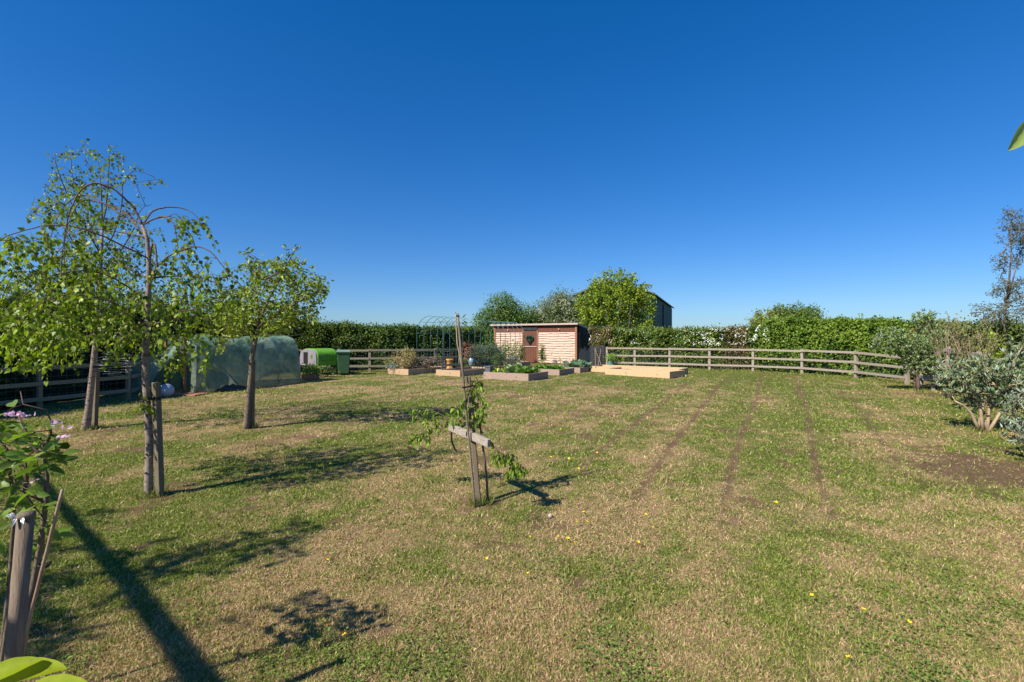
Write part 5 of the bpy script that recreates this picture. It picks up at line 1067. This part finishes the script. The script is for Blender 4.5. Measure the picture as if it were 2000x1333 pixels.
shrub('lavender_plant', 'small blue-grey plant at the corner of the leftmost bed', 'plant', at_(763, 21.05), [((0, 0, .36), (.17, .17, .12))], 260, .05, (.13, .20, .19), (.20, .28, .28), M['leaf_silver'], 3, .006, core=False)
shrub('rosemary_bush', 'tall grey-green bush left of the shed', 'shrub', at_(930, 25.3), [((0, 0, .7), (.5, .5, .5)), ((-.3, 0, .5), (.4, .4, .35)), ((.1, 0, .95), (.3, .3, .3))], 3200, .07, (.09, .13, .08), (.18, .23, .15), M['leaf_silver'], 8, .012, upd=.9, aspect=.3)
shrub('rosemary_bush', 'darker grey-green bush directly left of the shed corner', 'shrub', at_(965, 25.8), [((-.1, 0, .7), (.45, .5, .5)), ((.3, 0, .6), (.35, .4, .4)), ((-.2, 0, .98), (.28, .3, .28))], 3400, .07, (.07, .10, .06), (.15, .19, .11), M['leaf_silver'], 8, .012, upd=.9, aspect=.3)
shrub('climbing_rose', 'fresh green bush against the left part of the shed wall', 'shrub', at_(996, 26.4), [((-.22, 0, .95), (.16, .3, .42)), ((.28, 0, .9), (.2, .3, .38)), ((0, 0, .45), (.40, .4, .35))], 1100, .09, (.08, .15, .02), (.19, .28, .04), M['leaf_far'], 6, .012, core=False)
shrub('red_leaved_shrub', 'small red-leaved shrub seen through the arched frame', 'shrub', at_(911, 23.9), [((0, 0, 1.12), (.22, .2, .22)), ((.05, 0, .75), (.12, .12, .25))], 420, .06, (.24, .07, .05), (.34, .14, .09), M['leaf_dull'], 4, .008, core=False)
for px_, Y_, r_, lb in ((974, 24.3, .36, 'clipped round green box ball in front of the grey-green bushes'), (1003, 24.6, .3, 'grey-green round bush right of the clipped box ball')):
    shrub('box_ball', lb, 'shrub', at_(px_, Y_), [((0, 0, .26 + r_ * .7), (r_, r_, r_ * .8))], 1500, .045, (.06, .10, .04) if px_ < 990 else (.12, .13, .10), (.13, .18, .07) if px_ < 990 else (.22, .22, .18), M['leaf_silver'], 3, .01)
shrub('box_ball', 'small pale green shrub at the foot of the arched frame', 'shrub', at_(912, 24.4), [((0, 0, .38), (.25, .25, .25))], 600, .06, (.10, .16, .04), (.20, .26, .07), None, 3, .01)
for px_, lb, r1 in ((1019, 'small reddish-green cone conifer left of the shed door', (.16, .09, .04)), (1058, 'small green cone conifer right of the shed door', (.08, .13, .03))):
    q = at_(px_, 29.4 if px_ > 1040 else 30.0); shrub('dwarf_conifer', lb, 'conifer', (q[0], q[1] - .35), [((0, 0, .45), (.20, .20, .38)), ((0, 0, .85), (.13, .13, .35))], 1500, .05, r1, (.13, .20, .04), None, 3, .012, upd=1.2, aspect=.5, rag=.05)
def rosette(name, label, c, z, n_, L_, lc, lc2, asp=.6, rise=.8, mat=None, cat='plant', frill=False):
    t = thing(name, label, cat, (c[0], c[1], z)); a = RG.uniform(0, 6.283, n_); el = RG.uniform(.1, 1.2, n_) * rise; D = np.stack([np.cos(a) * np.cos(el), np.sin(a) * np.cos(el), np.sin(el)], 1); B = D * L_ * .12; B[:, 2] = np.abs(B[:, 2])
    leafset('leaves', B, D, L_ * RG.uniform(.6, 1.1, n_), tints(n_, lc, .22, lc2), mat or M['leaf_dull'], t, T_NL, F_NL, up=np.tile((0, 0, 1.), (n_, 1)), aspect=asp)
    mb = MB(); mb.tube([(0, 0, -.03), (0, 0, L_ * .25)], [.015, .01], 6); mb.build('stem', M['twig_pale'], t); return t
def bedpt(cr, a, b_, ua=None): q = np.array(cr) + U * a + Wd * b_; return q
k = 0
for a, b_, L_, c1_, c2_, nm in [(-1.65, .35, .30, (.22, .30, .04), (.30, .38, .06), 'lettuce_plant'), (-1.45, .7, .28, (.22, .30, .04), (.30, .38, .06), 'lettuce_plant'), (-1.25, .35, .26, (.20, .28, .04), (.28, .36, .06), 'lettuce_plant'),
        (-1.0, .6, .48, (.08, .15, .06), (.17, .25, .12), 'kale_plant'), (-.95, 1.1, .50, (.08, .15, .06), (.17, .25, .12), 'kale_plant'), (-.55, .5, .40, (.09, .18, .03), (.18, .28, .06), 'kale_plant'), (-.3, .9, .36, (.08, .15, .03), (.16, .26, .05), 'kale_plant'), (-1.35, 1.15, .42, (.08, .15, .06), (.17, .25, .12), 'kale_plant')]:
    q = bedpt(fC, a, b_); lb = {'lettuce_plant': 'yellow-green lettuce growing beside the grey pot in the front bed', 'kale_plant': 'leafy blue-green kale growing in the front weathered bed'}[nm]
    o = rosette(nm, lb, q, .2, 26 if nm[0] == 'l' else 34, L_, c1_, c2_, .5 if nm[0] == 'l' else .75); o['group'] = 'lettuces in the front bed' if nm[0] == 'l' else 'kale plants in the front bed'
for k in range(14):
    q = bedpt(fD, -rnd(.15, 1.5), rnd(.35, 1.3)); o = rosette('strawberry_plant', 'low green strawberry plant in the second weathered bed', q, .19, 26, .24, (.06, .14, .02), (.15, .25, .04), .8); o['group'] = 'strawberry plants in the weathered bed'
for a, b_, L_ in [(-.75, .5, .42), (-.35, .45, .46), (-.55, .9, .44), (-.15, 1.0, .34)]:
    q = bedpt(fE, a, b_); o = rosette('cabbage_plant', 'broad-leaved cabbage in the small weathered bed by the shed corner', q, .19, 30, L_, (.10, .18, .09), (.24, .33, .22), .85, .95, M['leaf_silver']); o['group'] = 'cabbages by the shed corner'
for k, (px_, Y_, h) in enumerate([(1082, 22.3, .85), (1095, 22.4, 1.0), (1107, 22.2, .8)]):
    lb = ['leftmost of three thin flowering stems before the shed planks', 'tallest thin flowering stem before the shed planks', 'rightmost of three thin flowering stems before the shed planks'][k]; q = at_(px_, Y_); upright('flower_stem', lb, q, 4, h, .14, (.10, .13, .07), (.35, .33, .28), .045, .2, 'plant')
# pots and ornaments
q = bedpt(fC, -1.88, .16); gp = thing('plant_pot', 'square dark grey pot standing on the corner of the front bed', 'pot', (q[0], q[1], .215), UA + .1)
mb = MB(); vs = [(sx * .10, sy * .10, 0) for sx, sy in ((-1, -1), (1, -1), (1, 1), (-1, 1))] + [(sx * .13, sy * .13, .27) for sx, sy in ((-1, -1), (1, -1), (1, 1), (-1, 1))]; mb.add(vs, [(3, 2, 1, 0), (0, 1, 5, 4), (1, 2, 6, 5), (2, 3, 7, 6), (3, 0, 4, 7), (4, 5, 6, 7)]); bevel(mb.build('body', M['grey'], gp), .006)
mb = MB()
for c_, d in (((0, -.13, .26), (.29, .03, .04)), ((0, .13, .26), (.29, .03, .04)), ((-.13, 0, .26), (.03, .228, .038)), ((.13, 0, .26), (.03, .228, .038))): mb.box(c_, d)
mb.build('rim', M['grey'], gp)
def lathe_thing(name, label, cat, c, prof_, mat, n=20, part='body'):
    t = thing(name, label, cat, (c[0], c[1], c[2] if len(c) > 2 else 0)); mb = MB(); mb.lathe((0, 0, 0), prof_, n); mb.build(part, mat, t, True); return t
q = at_(920.5, 23.0); t = lathe_thing('glazed_urn', 'blue and white glazed urn ornament beside the tall cane', 'urn', (q[0], q[1], .25), [(.06, 0), (.10, .04), (.14, .14), (.15, .24), (.12, .32), (.07, .37), (.08, .40)], M['blueglaze']); mb = MB(); mb.lathe((0, 0, .40), [(.09, 0), (.10, .04), (.07, .09), (.02, .12)], 14); mb.build('lid', M['darkgrey'], t, True)
q = at_(879, 24.6); t = lathe_thing('clay_chimney_pot', 'orange clay tub behind the arched frame', 'pot', q, [(.19, 0), (.19, .06), (.16, .10), (.165, .42), (.20, .46), (.20, .52), (.15, .52)], M['orange'])
q = at_(897, 24.2); lathe_thing('galvanised_bucket', 'small galvanised bucket right of the orange clay tub', 'bucket', q, [(.10, 0), (.13, .22), (.14, .23)], M['steel'])
q = at_(870, 25.2); t = thing('storage_box', 'dark slatted crate standing against the back fence', 'crate', (q[0], q[1], 0), .1); mb = MB()
for k in range(4): mb.box((0, -.25, .12 + k * .2), (.7, .03, .15)); mb.box((.35, 0, .12 + k * .2), (.03, .46, .15)); mb.box((-.35, 0, .12 + k * .2), (.03, .46, .15)); mb.box((0, .25, .12 + k * .2), (.7, .03, .15))
mb.build('slats', M['darkgrey'], t); mb = MB(); [mb.box((sx * .31, sy * .21, .42), (.05, .05, .84)) for sx in (-1, 1) for sy in (-1, 1)]; mb.build('corner_posts', M['darkgrey'], t)
# dark composter and leaning canes right of the shed
q = at_(1172, 28.0); t = thing('compost_bay', 'dark slatted compost bay between the shed and the grey fence', 'compost bin', (q[0], q[1], 0), UA)
mb = MB()
for k in range(9): mb.box((0, -.4, .08 + k * .125), (.80, .03, .11)); mb.box((-.42, 0, .08 + k * .125), (.03, .8, .11)); mb.box((.42, 0, .08 + k * .125), (.03, .8, .11))
mb.build('slats', M['darkgrey'], t); mb = MB(); [mb.box((sx * .40, sy * .40 + .03, .58), (.08, .08, 1.16)) for sx in (-1, 1) for sy in (-1, 1)]; mb.build('corner_posts', M['darkgrey'], t)
mb = MB(); mb.box((0, .02, .45), (.74, .72, .85)); mb.build('compost', M['soil'], t)
for k, (px_, a, lb) in enumerate([(1163, .02, 'upright pale cane leaning on the dark compost bay, leftmost'), (1168, .12, 'pale cane leaning on the compost bay, second from the left'), (1175, -.16, 'slanting pale cane crossing the front of the compost bay')]):
    q = at_(px_, 27.2); cane(lb, [(q[0], q[1], 0), (q[0] + a, q[1] + .18, .5), (q[0] + a * 2, q[1] + .36, 1.0)], .010, 'twig_pale')
q = at_(1193, 25.6); t = lathe_thing('glazed_pot', 'blue-green glazed pot at the left end of the grey fence', 'pot', q, [(.11, 0), (.17, .14), (.18, .26), (.14, .33), (.16, .36)], surf('teal_glaze', (.06, .16, .15), (.12, .26, .24), 5, None, .35, .1, spec=.5))
q2 = shrub('potted_plant', 'fresh green plant growing out of the blue-green glazed pot', 'plant', q, [((0, 0, .55), (.22, .2, .2))], 260, .08, (.10, .20, .03), (.2, .3, .05), None, 3, .006, core=False)
# stone and buttercups
q = G(1075, 1012); bmv = MB(); vs = []; 
for i in range(7):
    for j in range(12): th = math.pi * i / 6; ph = 2 * math.pi * j / 12; r_ = 1 + rnd(-.12, .12); vs.append((.02 * r_ * math.sin(th) * math.cos(ph), .018 * r_ * math.sin(th) * math.sin(ph), .02 * r_ * math.cos(th) + .02))
bmv.add(vs, [(i * 12 + j, (i + 1) * 12 + j, (i + 1) * 12 + (j + 1) % 12, i * 12 + (j + 1) % 12) for i in range(6) for j in range(12)]); o = bmv.build('stone', M['stone'], None, True); o.location = (q[0], q[1], 0); tag(o, 'small pale stone in the grass right of the trained sapling', 'stone')
ym, n, b, o_ = newmat('buttercup_yellow'); b.inputs['Base Color'].default_value = (.85, .58, .01, 1); b.inputs['Roughness'].default_value = .35
bc = thing('buttercup', 'small yellow buttercup flower in the short grass', 'flower', (0, 0, 0), 0, 'buttercups in the lawn'); mb = MB()
for k in range(5):
    a = k * 1.2566; d = np.array((math.cos(a), math.sin(a), 0)); s_ = np.array((-d[1], d[0], 0)); c0 = np.array((0, 0, .05)); mb.add([c0, c0 + d * .007 + s_ * .006 + (0, 0, .004), c0 + d * .014 + s_ * .004 + (0, 0, .008), c0 + d * .014 - s_ * .004 + (0, 0, .008), c0 + d * .007 - s_ * .006 + (0, 0, .004)], [(0, 1, 2, 3, 4)])
mb.build('petals', ym, bc); mb = MB(); mb.tube([(0, 0, 0), (.003, 0, .03), (0, 0, .05)], .0013, 4); mb.build('stem', M['gleaf'], bc)
BC = [(950, 1091), (634, 1094), (422, 1262), (1108, 1050), (1086, 1048), (1090, 1000), (1143, 1001), (1142, 1019), (1139, 998), (1259, 1005), (1274, 1032), (1245, 1058), (1030, 1048), (1034, 1122), (1102, 1052), (1589, 1163), (1686, 1192), (1666, 1288), (1766, 1211), (1816, 963), (1062, 829), (1095, 838), (1168, 884), (1128, 914), (1075, 893), (1112, 895), (1116, 1060), (1514, 980), (1810, 920), (680, 1240), (1127, 1021)]
for k, (px_, py_) in enumerate(BC):
    o = bc if k == 0 else copy_tree(bc); x, y_ = G(px_, py_); Yv = y_; s_ = .85 if Yv < 4 else 1.1; x *= (CH - .05) / CH; y_ *= (CH - .05) / CH; o.location = (x, y_, 0); o.rotation_euler = (rnd(.1, .5), rnd(-.3, .3), rnd(0, 6)); o.scale = (s_, s_, 1)
